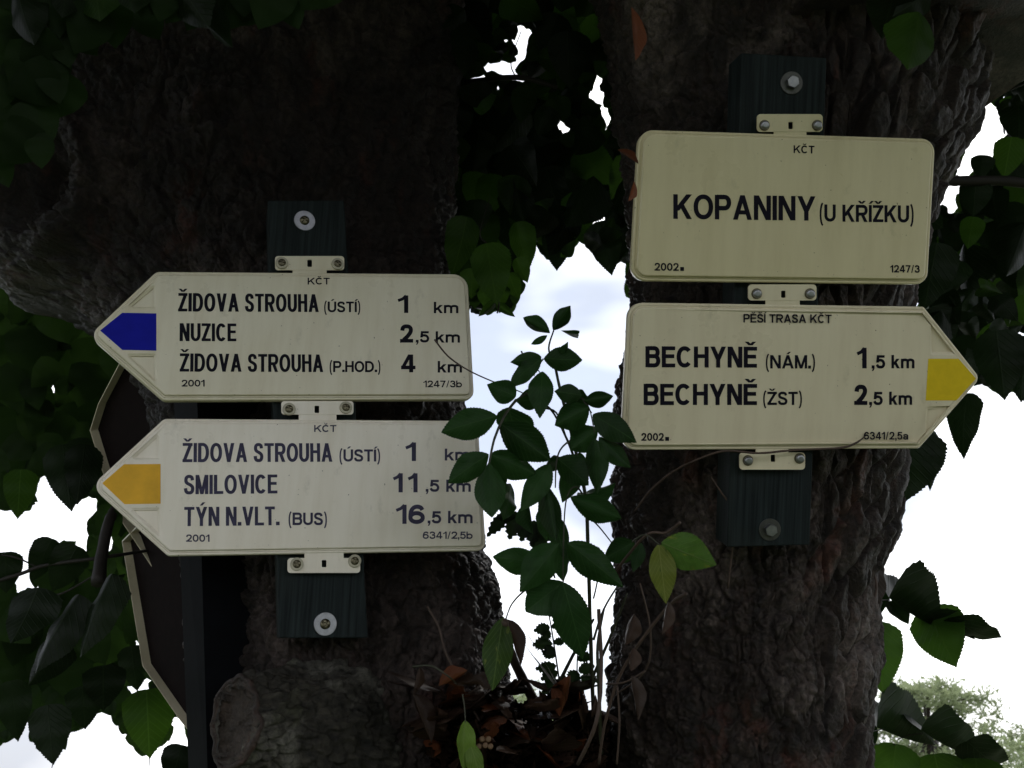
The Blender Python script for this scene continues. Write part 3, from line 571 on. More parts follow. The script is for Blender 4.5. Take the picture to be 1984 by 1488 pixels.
# twigs that carry them
for T, pts, r0 in [(TR, [(1700, 352, 1.5), (1850, 351, 1.5), (1960, 352, 1.5), (2050, 370, 1.5)], .0095), (TL, [(-20, 1072, 1.5), (30, 1080, 1.5), (70, 1098, 1.5)], .0018), (TL, [(-20, 1130, 1.5), (40, 1112, 1.5), (90, 1095, 1.5), (200, 1080, 1.5), (330, 1060, 1.6)], .0035),
                   (TL, [(190, 1130, 1.4), (200, 1060, 1.45), (215, 1000, 1.5), (240, 960, 1.6)], .010), (TL, [(60, 1160, 1.5), (120, 1150, 1.5), (190, 1110, 1.5)], .002), (TL, [(103, 1476, 1.33), (100, 1490, 1.33)], .0008), (TL, [(290, 1468, 1.28), (290, 1484, 1.28)], .0007),
                   (TL, [(265, 1335, 1.4), (266, 1350, 1.4)], .0006), (TR, [(1670, 1425, 1.5), (1700, 1415, 1.42), (1712, 1412, 1.4)], .001), (TR, [(1670, 1441, 1.5), (1705, 1443, 1.45), (1735, 1443, 1.42)], .0014), (TR, [(1740, 1432, 1.45), (1765, 1424, 1.42), (1788, 1421, 1.4)], .0009),
                   (TR, [(1680, 1170, 1.5), (1712, 1163, 1.42), (1725, 1163, 1.4)], .0012), (TL, [(830, 170, 1.9), (900, 160, 1.8), (1000, 150, 1.7), (1080, 170, 1.7)], .006), (TL, [(1000, 150, 1.7), (990, 120, 1.7), (1010, 60, 1.7)], .0012), (TR, [(1908, 190, 1.6), (1940, 180, 1.6), (1990, 160, 1.6)], .003),
                   (TL, [(965, 585, 1.42), (966, 596, 1.42), (963, 607, 1.42)], .0018), (TL, [(1166, 424, 1.7), (1150, 420, 1.7), (1120, 400, 1.75)], .0008), (TL, [(942, 470, 1.45), (930, 450, 1.5), (950, 380, 1.6)], .001)]:
    tube([at(*p) for p in pts], [r0] + [r0 * .8] * (len(pts) - 2) + [r0 * .55], M['twig'], 'twig', T, seg=7, res=5, rough=.08)

# ------------------------------------------------------------------ boards, signs
def box_on(pl, quad, off, thick, name, mat, parent, rot=False):
    # quad: photograph corners TL TR BR BL on the plane shifted by off, given depth backwards
    c = parent.location; V = []
    for o_ in (off, off - thick):
        for (x, y) in quad:
            a, b = pl.loc(c, x, y, off); V.append((a, -o_, b))
    bv_ = .0015; me = mesh(name, V, [(0, 3, 2, 1), (4, 5, 6, 7), (0, 1, 5, 4), (1, 2, 6, 5), (2, 3, 7, 6), (3, 0, 4, 7)], mat, False)
    o = obj(name, me, parent); m = o.modifiers.new('bevel', 'BEVEL'); m.width = bv_; m.segments = 2; return o
def screw_mesh(name, r, h, mat, style):
    vs_, fs = [], []; na = 32; prof = [(1, 0), (1, .35), (.93, .7), (.75, .92), (.55, 1), (.42, 1), (.3, 1), (.18, 1), (.06, 1)]
    if style == 'hex': prof = [(1, 0), (1, .85), (.9, 1), (.5, 1), (.1, 1)]
    for (a, b) in prof:
        for k in range(na):
            an = 2 * math.pi * k / na; ra = a
            if style == 'hex': ra = a * .87 / max(.87, math.cos((an % (math.pi / 3)) - math.pi / 6)) * 1.1
            x, z = ra * math.cos(an), ra * math.sin(an); y = b
            if style == 'cross' and a < .6 and (abs(x) < .13 or abs(z) < .13): y = .25
            vs_.append((x * r, -y * h, z * r))
    for i_ in range(len(prof) - 1):
        for k in range(na): fs.append((i_ * na + k, i_ * na + (k + 1) % na, (i_ + 1) * na + (k + 1) % na, (i_ + 1) * na + k))
    fs.append(tuple((len(prof) - 1) * na + k for k in range(na))); me = mesh(name, vs_, fs, M[mat]); me.set_sharp_from_angle(angle=R(38)); return me
def ring_mesh(name, r, r2, h, mat):
    na = 40; prof = [(r, 0), (r, h * .8), (r * .97, h), (r2 * 1.05, h), (r2, h * .8), (r2, 0)]; vs_ = []; fs = []
    for (a, b) in prof:
        for k in range(na): an = 2 * math.pi * k / na; vs_.append((a * math.cos(an), -b, a * math.sin(an)))
    for i_ in range(len(prof) - 1):
        for k in range(na): fs.append((i_ * na + k, i_ * na + (k + 1) % na, (i_ + 1) * na + (k + 1) % na, (i_ + 1) * na + k))
    me = mesh(name, vs_, fs, M[mat]); me.set_sharp_from_angle(angle=R(30)); return me
ME = {'screw_l': screw_mesh('screw', .0052, .003, 'brass', 'cross'), 'screw_r': screw_mesh('screw', .0050, .0042, 'steel', 'dome'), 'washer_l': ring_mesh('washer', .0078, .0045, .003, 'plastic'), 'washer_r': ring_mesh('washer', .0060, .0040, .0012, 'brass'),
      'big_washer': ring_mesh('washer', .0138, .004, .0016, 'steel'), 'big_screw': screw_mesh('screw', .0062, .0032, 'brass', 'cross'), 'bolt': screw_mesh('bolt', .0068, .006, 'steel', 'hex'), 'washer_dull': ring_mesh('washer', .0128, .004, .0016, 'dull_steel')}
def put(me, name, parent, a, y, b, roll=0, tiltz=0):
    o = obj(name, me, parent); o.location = (a, y, b); o.rotation_euler = (0, roll, tiltz); return o

def board(pl, quad, label, fix, style):
    c = pl.hit(sum(q_[0] for q_ in quad) / 4, sum(q_[1] for q_ in quad) / 4, -.012)
    e = empty('wooden_board', c, label, 'board', 'stained boards screwed to the trunks', rot=pl.R); bpy.context.view_layer.update()
    c = e.location
    box_on(pl, quad, 0, .042, 'plank', M['stained_wood'], e)
    for o_ in e.children:
        me = o_.data
        for v in me.vertices: v.co.y += 0.0
    for (x, y) in fix:
        a, b = pl.loc(c, x, y, -.012); 
        if style == 'l': put(ME['big_washer'], 'washer', e, a, 0, b, 0, .12); put(ME['big_screw'], 'screw', e, a, -.0016, b, .5)
        else: put(ME['washer_dull'], 'washer', e, a, 0, b); put(ME['bolt'], 'bolt', e, a, -.0016, b, .3)
    return e
# the plank front lies 12 mm behind the sign plane
class Shift(Plane):
    def __init__(s, pl, off): s.p = pl.p + pl.n * off; s.R = pl.R; s.n = pl.n; s.x = pl.x; s.z = pl.z
def board2(pl, quad, label, fix, style):
    sp = Shift(pl, -.012)
    c = sp.hit(sum(q_[0] for q_ in quad) / 4, sum(q_[1] for q_ in quad) / 4)
    e = empty('wooden_board', c, label, 'board', 'stained boards screwed to the trunks', rot=pl.R)
    box_on(sp, quad, 0, .07 if style == 'l' else .05, 'plank', M['stained_wood'], e)
    for (x, y) in fix:
        a, b = sp.loc(c, x, y)
        if style == 'l': put(ME['big_washer'], 'washer', e, a, 0, b, 0, .1); put(ME['big_screw'], 'screw', e, a, -.0016, b, .5)
        else: put(ME['washer_dull'], 'washer', e, a, 0, b); put(ME['bolt'], 'bolt', e, a, -.0016, b, .3)
    return e
board2(PL, [(519, 388), (667, 388), (713, 1236), (541, 1236)], 'dark green board on the left trunk, behind the two signs pointing left', [(590, 428), (630, 1209)], 'l')
board2(PR, [(1436, 102), (1602, 112), (1569, 1056), (1409, 1060)], 'dark green board on the right trunk with bolt heads at both ends', [(1533, 161), (1491, 1026)], 'r')

# ---- outlines
def rounded(poly, rads, seg=7):
    out = []; n = len(poly)
    for i_ in range(n):
        p0, p1, p2 = Vector(poly[i_ - 1]), Vector(poly[i_]), Vector(poly[(i_ + 1) % n]); a = (p0 - p1).normalized(); b = (p2 - p1).normalized()
        half = a.angle(b) / 2; r = rads[i_]; tl = r / math.tan(half); bis = (a + b).normalized(); c = p1 + bis * (r / math.sin(half)); s = p1 + a * tl; e = p1 + b * tl
        a0 = math.atan2(s.y - c.y, s.x - c.x); a1 = math.atan2(e.y - c.y, e.x - c.x); da = (a1 - a0 + math.pi) % (2 * math.pi) - math.pi
        for k in range(seg + 1): an = a0 + da * k / seg; out.append((c.x + r * math.cos(an), c.y + r * math.sin(an)))
    return out
def area(p): return .5 * sum(p[i_ - 1][0] * p[i_][1] - p[i_][0] * p[i_ - 1][1] for i_ in range(len(p)))
def inset(poly, d):
    s = 1 if area(poly) > 0 else -1; n = len(poly); out = []
    for i_ in range(n):
        p0, p1, p2 = Vector(poly[i_ - 1]), Vector(poly[i_]), Vector(poly[(i_ + 1) % n]); e1 = (p1 - p0).normalized(); e2 = (p2 - p1).normalized()
        n1 = Vector((-e1.y, e1.x)) * s; n2 = Vector((-e2.y, e2.x)) * s; m = (n1 + n2); m = m / max(.35, (1 + n1.dot(n2)))
        out.append((p1.x + m.x * d, p1.y + m.y * d))
    return out
def inp(pt, poly):
    x, y = pt; c = False; n = len(poly)
    for i_ in range(n):
        x1, y1 = poly[i_ - 1]; x2, y2 = poly[i_]
        if (y1 > y) != (y2 > y) and x < (x2 - x1) * (y - y1) / (y2 - y1) + x1: c = not c
    return c
def cdt(loops, holes=()):
    vs_, hs, fs_, ed = [], [], [], []
    for (lp, h) in loops:
        s = len(vs_)
        for p in lp: vs_.append(Vector(p)); hs.append(h)
        ed += [(s + k, s + (k + 1) % len(lp)) for k in range(len(lp))]
    vo, eo, fo, ov, oe, of = delaunay_2d_cdt(vs_, ed, [], 1, 1e-6, True)
    H = [hs[o_[0]] if o_ else 0 for o_ in ov]
    fo = [f for f in fo if not any(inp((sum(vo[k].x for k in f) / len(f), sum(vo[k].y for k in f) / len(f)), h) for h in holes)]
    return vo, H, fo
HP = .0042
def sign(pl, corners, rads, mat, label, tabs, patch, patch_mat, texts, ink, tri=None, side='l'):
    c = pl.hit(sum(p[0] for p in corners) / len(corners), sum(p[1] for p in corners) / len(corners))
    e = empty('trail_sign', c, label, 'sign', 'trail signs on the two trunks', rot=pl.R)
    lc = lambda p, off=0: pl.loc(c, p[0], p[1], off)
    P = rounded([lc(p) for p in corners], [r * .00065 for r in rads])
    D = .011                                             # flange depth
    prof = [(0, -D), (0, -.0014), (.0005, -.0005), (.0015, 0), (.0016, 0), (.0030, 0), (.0033, -.0016), (.0040, -.0024), (.0047, -.0020), (.0051, .0012), (.0056, .0036), (.0064, HP), (.0071, HP), (.0076, HP)]
    V, Fc = [], []; n = len(P)
    for (i_, h) in prof:
        q_ = inset(P, i_) if i_ else P
        V += [(x, -h, z) for x, z in q_]
    for k in range(len(prof) - 1):
        for j in range(n): Fc.append((k * n + j, k * n + (j + 1) % n, (k + 1) * n + (j + 1) % n, (k + 1) * n + j))
    inner = inset(P, prof[-1][0]); loops = [(inner, HP)]
    if tri:
        for tr_ in tri:
            t0 = rounded([lc(p) for p in tr_], [.003] * len(tr_), 4)
            loops += [(t0, HP), (inset(t0, .0006), HP - .0001), (inset(t0, .0018), HP - .0011), (inset(t0, .0028), HP - .0015), (inset(t0, .0034), HP - .0015)]
    vo, H, fo = cdt(loops); s = len(V); V += [(v.x, -h, v.y) for v, h in zip(vo, H)]; Fc += [tuple(s + k for k in f) for f in fo]
    # back face of the pan
    s = len(V); V += [(x, D - .0, z) for x, z in inset(P, .0012)]; V += [(x, -.0005, z) for x, z in inset(P, .0035)]
    for j in range(n): Fc.append((j, (j + 1) % n, s + (j + 1) % n, s + j)); Fc.append((s + j, s + (j + 1) % n, s + n + (j + 1) % n, s + n + j))
    Fc.append(tuple(s + n + j for j in range(n)))
    import bmesh
    me = mesh('plate', V, Fc, M[mat]); bm = bmesh.new(); bm.from_mesh(me); bmesh.ops.remove_doubles(bm, verts=bm.verts, dist=1e-6); bmesh.ops.recalc_face_normals(bm, faces=bm.faces); bm.to_mesh(me); bm.free()
    me.set_sharp_from_angle(angle=R(50)); obj('plate', me, e)
    # fixing tabs with slits beside the neck and a slot in the middle
    for (x0, y0, x1, y1, nx0, nx1, ny, screws, slot) in tabs:
        head = rounded([lc((x0, y0)), lc((x1, y0)), lc((x1, y1)), lc((x0, y1))], [.004] * 4, 5)
        neck = [lc((nx0, ny)), lc((nx1, ny)), lc((nx1, y1 - 3 if ny > y1 else y0 + 3)), lc((nx0, y1 - 3 if ny > y1 else y0 + 3))]
        sx, sy = slot; sl = rounded([lc((sx - 4.5, sy - 7)), lc((sx + 4.5, sy - 7)), lc((sx + 4.5, sy + 7)), lc((sx - 4.5, sy + 7))], [.0012] * 4, 3)
        vo, H, fo = cdt([(head, 0), (sl, 0)], [sl]); me = mesh('fixing_tab', [(v.x, .0012, v.y) for v in vo], [tuple(f) for f in fo], M[mat], False)
        o = obj('fixing_tab', me, e); md = o.modifiers.new('thick', 'SOLIDIFY'); md.thickness = .0022; md.offset = 0
        nm = obj('tab_neck', mesh('tab_neck', [(a, .0016, b) for a, b in neck], [(0, 1, 2, 3)], M[mat], False), o); md = nm.modifiers.new('thick', 'SOLIDIFY'); md.thickness = .0018; md.offset = 0
        for (x, y) in screws:
            a, b = lc((x, y))
            if side == 'l': put(ME['washer_l'], 'washer', o, a, .0002, b); put(ME['screw_l'], 'screw', o, a, -.001, b, random.uniform(0, 1.5))
            else: put(ME['washer_r'], 'washer', o, a, .0002, b); put(ME['screw_r'], 'screw', o, a, -.0006, b)
    if patch:
        pp = [lc(p, HP) for p in patch]; me = mesh('arrow_mark', [(x, -HP - .0002, z) for x, z in pp], [tuple(range(len(pp)))], M[patch_mat], False); obj('arrow_mark', me, e)
    for tx in texts: letters(e, lc, ink, *tx)
    return e

# ---- lettering (drawn as flat print lying on the plate)
def se(cx, cy, rx, ry, a0, a1, n=22, p=2.15):
    o_ = []
    for k in range(n + 1):
        a = R(a0 + (a1 - a0) * k / n); c, s = math.cos(a), math.sin(a)
        o_.append((cx + rx * math.copysign(abs(c) ** (2 / p), c), cy + ry * math.copysign(abs(s) ** (2 / p), s)))
    return o_
def cat(pts, n=5):
    o_ = []
    for i_ in range(len(pts) - 1):
        p0, p1, p2, p3 = [Vector(pts[min(max(i_ + k, 0), len(pts) - 1)]) for k in (-1, 0, 1, 2)]
        for k in range(n):
            t = k / n; o_.append(tuple(.5 * ((2 * p1) + (p2 - p0) * t + (2 * p0 - 5 * p1 + 4 * p2 - p3) * t * t + (3 * p1 - p0 - 3 * p2 + p3) * t ** 3)))
    o_.append(tuple(pts[-1])); return o_
GWd = {'A': .98, 'B': .86, 'C': .92, 'D': .90, 'E': .78, 'H': .86, 'I': 0, 'K': .93, 'L': .74, 'M': 1.0, 'N': .86, 'O': .98, 'P': .82, 'R': .90, 'S': .82, 'T': .80, 'U': .86, 'V': .94, 'Y': .94, 'Z': .80,
       '1': .44, '2': .70, '3': .70, '4': .74, '5': .70, '6': .70, '7': .68, '0': .70, ',': 0, '.': 0, '/': .40, '(': .27, ')': .27, 'k': .70, 'm': 1.12, 'a': .70, 'b': .74, ' ': .34}
BASE = {'Č': ('C', 'v'), 'Ž': ('Z', 'v'), 'Ě': ('E', 'v'), 'Š': ('S', 'v'), 'Ř': ('R', 'v'), 'Ú': ('U', 'a'), 'Í': ('I', 'a'), 'Ý': ('Y', 'a'), 'Á': ('A', 'a')}
def glyph(ch, sx, w):
    dia = None
    if ch in BASE: ch, dia = BASE[ch]
    W = GWd[ch] * sx; W = max(W, w) if ch != ' ' else W
    l, r, b, t = w / 2, W - w / 2, w * .46, 1 - w * .46; Dg, Hz, Cv = [], [], []
    wm = w * .92
    def D(x0, y0, x1, y1, ww=w): Dg.append((x0, y0, x1, y1, ww))
    def H(x0, x1, y, ww=wm): Hz.append((x0, x1, y, ww))
    def box(pts, l=l, r=r, b=b, t=t): return cat([(l + (r - l) * x, b + (t - b) * y) for x, y in pts])
    if ch == 'A': D(w * .58, 0, W / 2, 1); D(W - w * .58, 0, W / 2, 1); H(W * .25, W * .75, .30)
    elif ch in 'BPR':
        D(l, 0, l, 1); m = .53 if ch == 'B' else .46; x = r - (.30 * W) * .9
        top = [(l, t), (x, t)] + se(x, (t + m) / 2, r - x - (.04 * W if ch == 'B' else 0), (t - m) / 2, 90, -90, 14)[1:] + [(l, m)]; Cv.append(top)
        if ch == 'B': Cv.append([(l, m), (x, m)] + se(x, (m + b) / 2, r - x, (m - b) / 2, 90, -90, 14)[1:] + [(l, b)])
        if ch == 'R': D(W - w * .62, 0, W * .52, .46)
    elif ch == 'C': Cv.append(se(W / 2, .5, r - W / 2, .5 - w * .46, 42, 318, 34))
    elif ch == 'D': D(l, 0, l, 1); x = W * .42; Cv.append([(l, t), (x, t)] + se(x, .5, r - x, .5 - w * .46, 90, -90, 22)[1:] + [(l, b)])
    elif ch == 'E': D(l, 0, l, 1); H(l, W, t); H(l, W * .93, .53); H(l, W, b)
    elif ch == 'H': D(l, 0, l, 1); D(r, 0, r, 1); H(l, r, .54)
    elif ch == 'I': D(l, 0, l, 1)
    elif ch == 'K': D(l, 0, l, 1); D(l + w * .2, .34, W - w * .62, 1); D(W - w * .60, 0, W * .42, .60)
    elif ch == 'L': D(l, 0, l, 1); H(l, W, b)
    elif ch == 'M': D(l, 0, l, 1); D(r, 0, r, 1); D(l + w * .1, 1, W / 2, 0, w * .95); D(r - w * .1, 1, W / 2, 0, w * .95)
    elif ch == 'N': D(l, 0, l, 1); D(r, 0, r, 1); D(l + w * .1, 1, r - w * .1, 0)
    elif ch in 'O0': Cv.append(se(W / 2, .5, r - W / 2, .5 - w * .46, 90, 450, 40))
    elif ch == 'S': Cv.append(box([(.96, .76), (.88, .92), (.70, .99), (.5, 1), (.28, .985), (.10, .90), (.05, .77), (.12, .64), (.3, .565), (.5, .52), (.75, .455), (.94, .36), (1, .24), (.93, .09), (.74, .01), (.5, 0), (.24, .02), (.07, .11), (0, .28)]))
    elif ch == 'T': D(W / 2, 0, W / 2, 1); H(0, W, t)
    elif ch == 'U': Cv.append([(l, 1)] + se(W / 2, .36, r - W / 2, .36 - w * .46, 180, 360, 20) + [(r, 1)])
    elif ch == 'V': D(W / 2, 0, w * .58, 1); D(W / 2, 0, W - w * .58, 1)
    elif ch == 'Y': D(W / 2, 0, W / 2, .45); D(W / 2, .38, w * .6, 1); D(W / 2, .38, W - w * .6, 1)
    elif ch == 'Z': H(0, W, t); H(0, W, b); D(w * .55, w * .5, W - w * .6, 1 - w * .5)
    elif ch == '1': D(r, 0, r, 1); Cv.append(('flag', [(w * .02, .70), (W * .45, .80), (r, 1 - w * .1)]))
    elif ch == '2': Cv.append(box([(.02, .70), (.08, .88), (.26, .98), (.5, 1), (.78, .97), (.95, .84), (.96, .68), (.85, .52), (.55, .28), (.16, .06)])); H(0, W, b)
    elif ch == '3': Cv.append(box([(.02, .77), (.14, .93), (.35, 1), (.6, .99), (.86, .9), (.92, .75), (.83, .60), (.62, .54), (.4, .535)])); Cv.append(box([(.4, .535), (.7, .52), (.94, .42), (1, .27), (.92, .10), (.7, .01), (.45, 0), (.2, .03), (.05, .14), (0, .27)]))
    elif ch == '4': D(W * .70, 0, W * .70, 1); H(0, W, .27); D(w * .45, .27, W * .62, 1, w * .85)
    elif ch == '5': H(W * .14, W * .95, t); D(W * .12 + w * .3, .44, W * .2 + w * .3, 1); Cv.append(box([(.06, .50), (.26, .63), (.5, .66), (.82, .58), (1, .36), (.95, .15), (.76, .02), (.46, 0), (.18, .05), (.0, .24)]))
    elif ch == '6': Cv.append(se(W / 2, .33, r - W / 2, .33 - w * .46, 90, 450, 30, 2.1)); Cv.append(box([(.97, .78), (.84, .94), (.55, 1), (.25, .92), (.05, .68), (0, .33)]))
    elif ch == '7': H(0, W, t); D(W * .36, 0, W - w * .6, 1 - w * .4)
    elif ch == ',': D(w * .5, 0, w * .5, w * 1.1, w * 1.1); D(w * .25, -.20, w * .8, .02, w * .5)
    elif ch == '.': D(w * .55, 0, w * .55, w * 1.15, w * 1.15)
    elif ch == '/': D(w * .4, -.02, W - w * .4, 1.02, w * .7)
    elif ch in '()':
        pts = se(W, .42, W - w * .3, .66, 100, 260, 18, 2) if ch == '(' else se(0, .42, W - w * .3, .66, 80, -80, 18, 2); Cv.append(('thin', pts))
    elif ch == 'k': D(l, 0, l, 1); D(l + w * .2, .26, W - w * .75, .72, w * .95); D(W - w * .6, 0, W * .40, .48)
    elif ch == 'm':
        D(l, 0, l, .72)
        for (x0, x1) in ((l, W / 2), (W / 2, r)): Cv.append([(x0, .45)] + se((x0 + x1) / 2, .50, (x1 - x0) / 2, .72 - w * .42 - .50, 180, 0, 14)[0:] + [(x1, 0)])
    elif ch == 'a': D(r, 0, r, .5); Cv.append(se(W * .48, .22, W * .48 - l, .22 - w * .4, 90, 450, 20, 2)); Cv.append([(W * .1, .52)] + se(W / 2, .5, r - W / 2, .72 - w * .46 - .5, 160, 0, 12) + [(r, .4)])
    elif ch == 'b': D(l, 0, l, 1); Cv.append(se(W / 2, .36, r - W / 2, .36 - w * .42, 90, 450, 24, 2.1))
    if dia == 'v': D(W / 2, 1.07, W / 2 - w * .95, 1.24, w * .62); D(W / 2, 1.07, W / 2 + w * .95, 1.24, w * .62)
    if dia == 'a': D(W / 2 - w * .15, 1.07, W / 2 + w * .75, 1.24, w * .62)
    polys = []
    for (x0, y0, x1, y1, ww) in Dg:
        ln = math.hypot(x1 - x0, y1 - y0); hw = ww * ln / abs(y1 - y0) / 2; hw = min(hw, ww * 1.5)
        polys.append([(x0 - hw, y0), (x0 + hw, y0), (x1 + hw, y1), (x1 - hw, y1)])
    for (x0, x1, y, ww) in Hz: polys.append([(x0, y - ww / 2), (x1, y - ww / 2), (x1, y + ww / 2), (x0, y + ww / 2)])
    for c in Cv:
        ww = w
        if c[0] == 'thin': ww = w * .6; c = c[1]
        elif c[0] == 'flag': ww = w * .72; c = c[1]
        polys.append(('strip', c, ww))
    return polys, W
def letters(parent, lc, ink, text, x0, x1, yb, cap, wt=.185, yb1=None, gap=.06):
    yb1 = yb if yb1 is None else yb1
    p0 = Vector(lc((x0, yb), HP)); p1 = Vector(lc((x1, yb1), HP)); pt = Vector(lc(((x0 + x1) / 2, (yb + yb1) / 2 - cap), HP)); pb = Vector(lc(((x0 + x1) / 2, (yb + yb1) / 2), HP))
    ex = (p1 - p0).normalized(); up = (pt - pb); h = up.length; ey = up / h; tot = (p1 - p0).length / h
    def width(sx, g_):
        return sum(max(GWd[BASE.get(c, (c,))[0]] * sx, wt if c != ' ' else 0) for c in text) + g_ * (len(text) - 1)
    lo, hi = .2, 3
    for _ in range(40):
        m_ = (lo + hi) / 2
        if width(m_, gap * (m_ + .3)) > tot: hi = m_
        else: lo = m_
    sx = lo; g_ = gap * (sx + .3); V, Fc = [], []; x = 0; lay = 0
    for ch in text:
        polys, W = glyph(ch, sx, wt)
        for q_ in polys:
            y = -HP - .00025 - .00004 * (lay % 7); lay += 1
            def add(a, b): v = p0 + ex * ((x + a) * h) + ey * (b * h); V.append((v.x, y, v.y)); return len(V) - 1
            if q_[0] == 'strip':
                pts, ww = q_[1], q_[2]; prev = None; n = len(pts)
                closed = (Vector(pts[0]) - Vector(pts[-1])).length < 1e-5
                for k in range(n):
                    a = Vector(pts[k - 1] if k else (pts[-2] if closed else pts[0])); c = Vector(pts[k]); d = Vector(pts[k + 1] if k < n - 1 else (pts[1] if closed else pts[-1]))
                    t1 = (c - a); t2 = (d - c); t1 = t1.normalized() if t1.length > 1e-7 else t2.normalized(); t2 = t2.normalized() if t2.length > 1e-7 else t1
                    m1 = Vector((-t1.y, t1.x)); m2 = Vector((-t2.y, t2.x)); m = (m1 + m2) / max(.5, 1 + m1.dot(m2))
                    cur = (add(*(c + m * ww / 2)), add(*(c - m * ww / 2)))
                    if prev: Fc.append((prev[0], prev[1], cur[1], cur[0]))
                    prev = cur
            else: Fc.append(tuple(add(a, b) for a, b in q_))
        x += W + g_
    o = obj('lettering', mesh('lettering', V, Fc, M[ink], False), parent); return o

sign(PL, [(172, 650), (303, 526), (906, 531), (919, 774), (316, 776)], [22, 14, 30, 18, 14], 'enamel_a', 'cream arrow sign with a blue mark pointing left, reading ŽIDOVA STROUHA and NUZICE',
     [(533, 496, 667, 523, 567, 633, 530, [(546, 510), (654, 512)], (600, 510))],
     [(194, 640.5), (237, 606), (303, 607.3), (303, 679.6), (237, 678)], 'blue',
     [('KČT', 596, 639, 551.4, 13, .19), ('ŽIDOVA STROUHA', 345, 618, 603.5, 35, .166, 604.7), ('(ÚSTÍ)', 628, 698, 605, 20.5, .19), ('1', 771, 791, 606.5, 34, .23), ('km', 840.5, 888, 607, 22, .20), ('NUZICE', 348, 458, 661, 34.5, .166, 661.3),
      ('2', 775, 800.5, 663.9, 35, .22), (',5', 806, 831.5, 663.5, 21.7, .21), ('km', 844, 891, 664, 22, .20), ('ŽIDOVA STROUHA', 348, 626.7, 720, 34.6, .166, 721), ('(P.HOD.)', 638.5, 737, 721, 21.3, .19), ('4', 777, 805, 721.5, 34.6, .22), ('km', 848, 895, 722, 22.5, .20),
      ('2001', 352, 396.5, 749, 13, .19), ('1247/3b', 820, 895, 750.5, 13, .19)], 'ink',
     tri=[[(240, 686), (304, 686), (306, 748)], [(241, 600), (303, 600), (303, 548)]])
sign(PL, [(176, 942), (318, 811), (926, 815), (942, 1067), (325, 1077)], [22, 14, 28, 18, 14], 'enamel_b', 'white arrow sign with an orange mark pointing left, reading SMILOVICE and TÝN N.VLT.',
     [(545, 777, 685, 803, 579, 652, 817, [(560, 793), (670, 790)], (614, 793)), (557, 1081, 698, 1110, 590, 666, 1068, [(575, 1093), (687, 1087)], (628, 1092))],
     [(198, 936), (240.6, 899.5), (311.2, 899), (311.2, 976), (241, 976.7)], 'amber',
     [('KČT', 608.7, 651.7, 837, 13.4, .19), ('ŽIDOVA STROUHA', 353.5, 644.4, 895.5, 36.5, .166, 894.7), ('(ÚSTÍ)', 657.6, 736.4, 894.3, 23.5, .19), ('1', 786, 806, 893.3, 36, .23), ('km', 861.7, 911, 892.3, 23, .20), ('SMILOVICE', 356, 537.5, 957.8, 37, .166, 956),
      ('11', 762, 809, 954, 37, .22, None, .2), (',5', 825, 851, 952.7, 23, .21), ('km', 864.5, 912, 953, 23.5, .20), ('TÝN N.VLT.', 356.6, 541, 1019.5, 36.8, .166, 1017.7), ('(BUS)', 559, 633.3, 1017.3, 24, .19), ('16', 767.4, 823, 1015, 37, .22), (',5', 828.8, 854.7, 1014, 23.5, .21), ('km', 868, 915.6, 1013.9, 24, .20),
      ('2001', 360.4, 406, 1049.7, 14, .19), ('6341/2,5b', 819, 915.6, 1044, 14, .19)], 'ink_faded',
     tri=[[(246, 984), (311, 983), (314, 1048)], [(248, 892), (311, 892), (309, 836)]])
sign(PR, [(1238, 251), (1813, 269), (1797, 551), (1222, 544)], [26, 24, 22, 26], 'enamel_c', 'yellowed rectangular sign reading KOPANINY (U KŘÍŽKU), topmost sign on the right trunk',
     [(1467, 221, 1594, 255, 1500, 1563, 270, [(1481, 243), (1583, 243)], (1532, 243))], None, None,
     [('KČT', 1537.5, 1578, 296.6, 15, .19, 297.6), ('KOPANINY', 1304.5, 1580, 424, 47.5, .185, 427.7), ('(U KŘÍŽKU)', 1588, 1770, 429, 33, .182, 431.3), ('2002', 1268, 1315, 524.4, 15, .20, 524.8), ('.', 1318, 1325, 524.9, 22, .30), ('1247/3', 1724.4, 1781.7, 528, 14.4, .20, 528.3)], 'ink', side='r')
sign(PR, [(1900, 733), (1790, 594), (1218, 586), (1204, 872), (1781, 869)], [14, 8, 26, 24, 10], 'enamel_d', 'ivory arrow sign with a yellow mark pointing right, reading BECHYNĚ twice',
     [(1450, 551, 1582, 582, 1484, 1550, 596, [(1466, 569), (1569, 569)], (1518, 570)), (1433, 877, 1560, 910, 1465, 1528, 866, [(1449, 892), (1549, 888)], (1498, 888))],
     [(1798.5, 695), (1857, 695), (1891, 733.6), (1852.7, 776), (1793.3, 776)], 'yellow',
     [('PĚŠÍ TRASA KČT', 1440.3, 1611, 624.8, 16.5, .19, 625.9), ('BECHYNĚ', 1250.5, 1466.6, 711.6, 40.7, .20, 712.4), ('(NÁM.)', 1483.7, 1578.8, 714, 26, .19), ('1', 1660.5, 1679, 713.7, 40, .22), (',5', 1689, 1714.7, 713.7, 25.5, .21), ('km', 1727, 1771.6, 713.7, 26, .20),
      ('BECHYNĚ', 1247, 1466.6, 784.7, 41, .20), ('(ŽST)', 1478.6, 1553.5, 784.5, 25.5, .19), ('2', 1655, 1680.4, 784.6, 39, .22), (',5', 1684, 1710, 784.6, 25.5, .21), ('km', 1722.7, 1767, 784.3, 25.5, .20), ('2002', 1242.4, 1286, 854, 15, .20), ('.', 1289, 1296, 854, 22, .30), ('6341/2,5a', 1673.5, 1759.4, 851.7, 15, .19)], 'ink',
     tri=[[(1791, 786), (1848, 786), (1786, 850)], [(1799, 688), (1855, 688), (1798, 614)]], side='r')

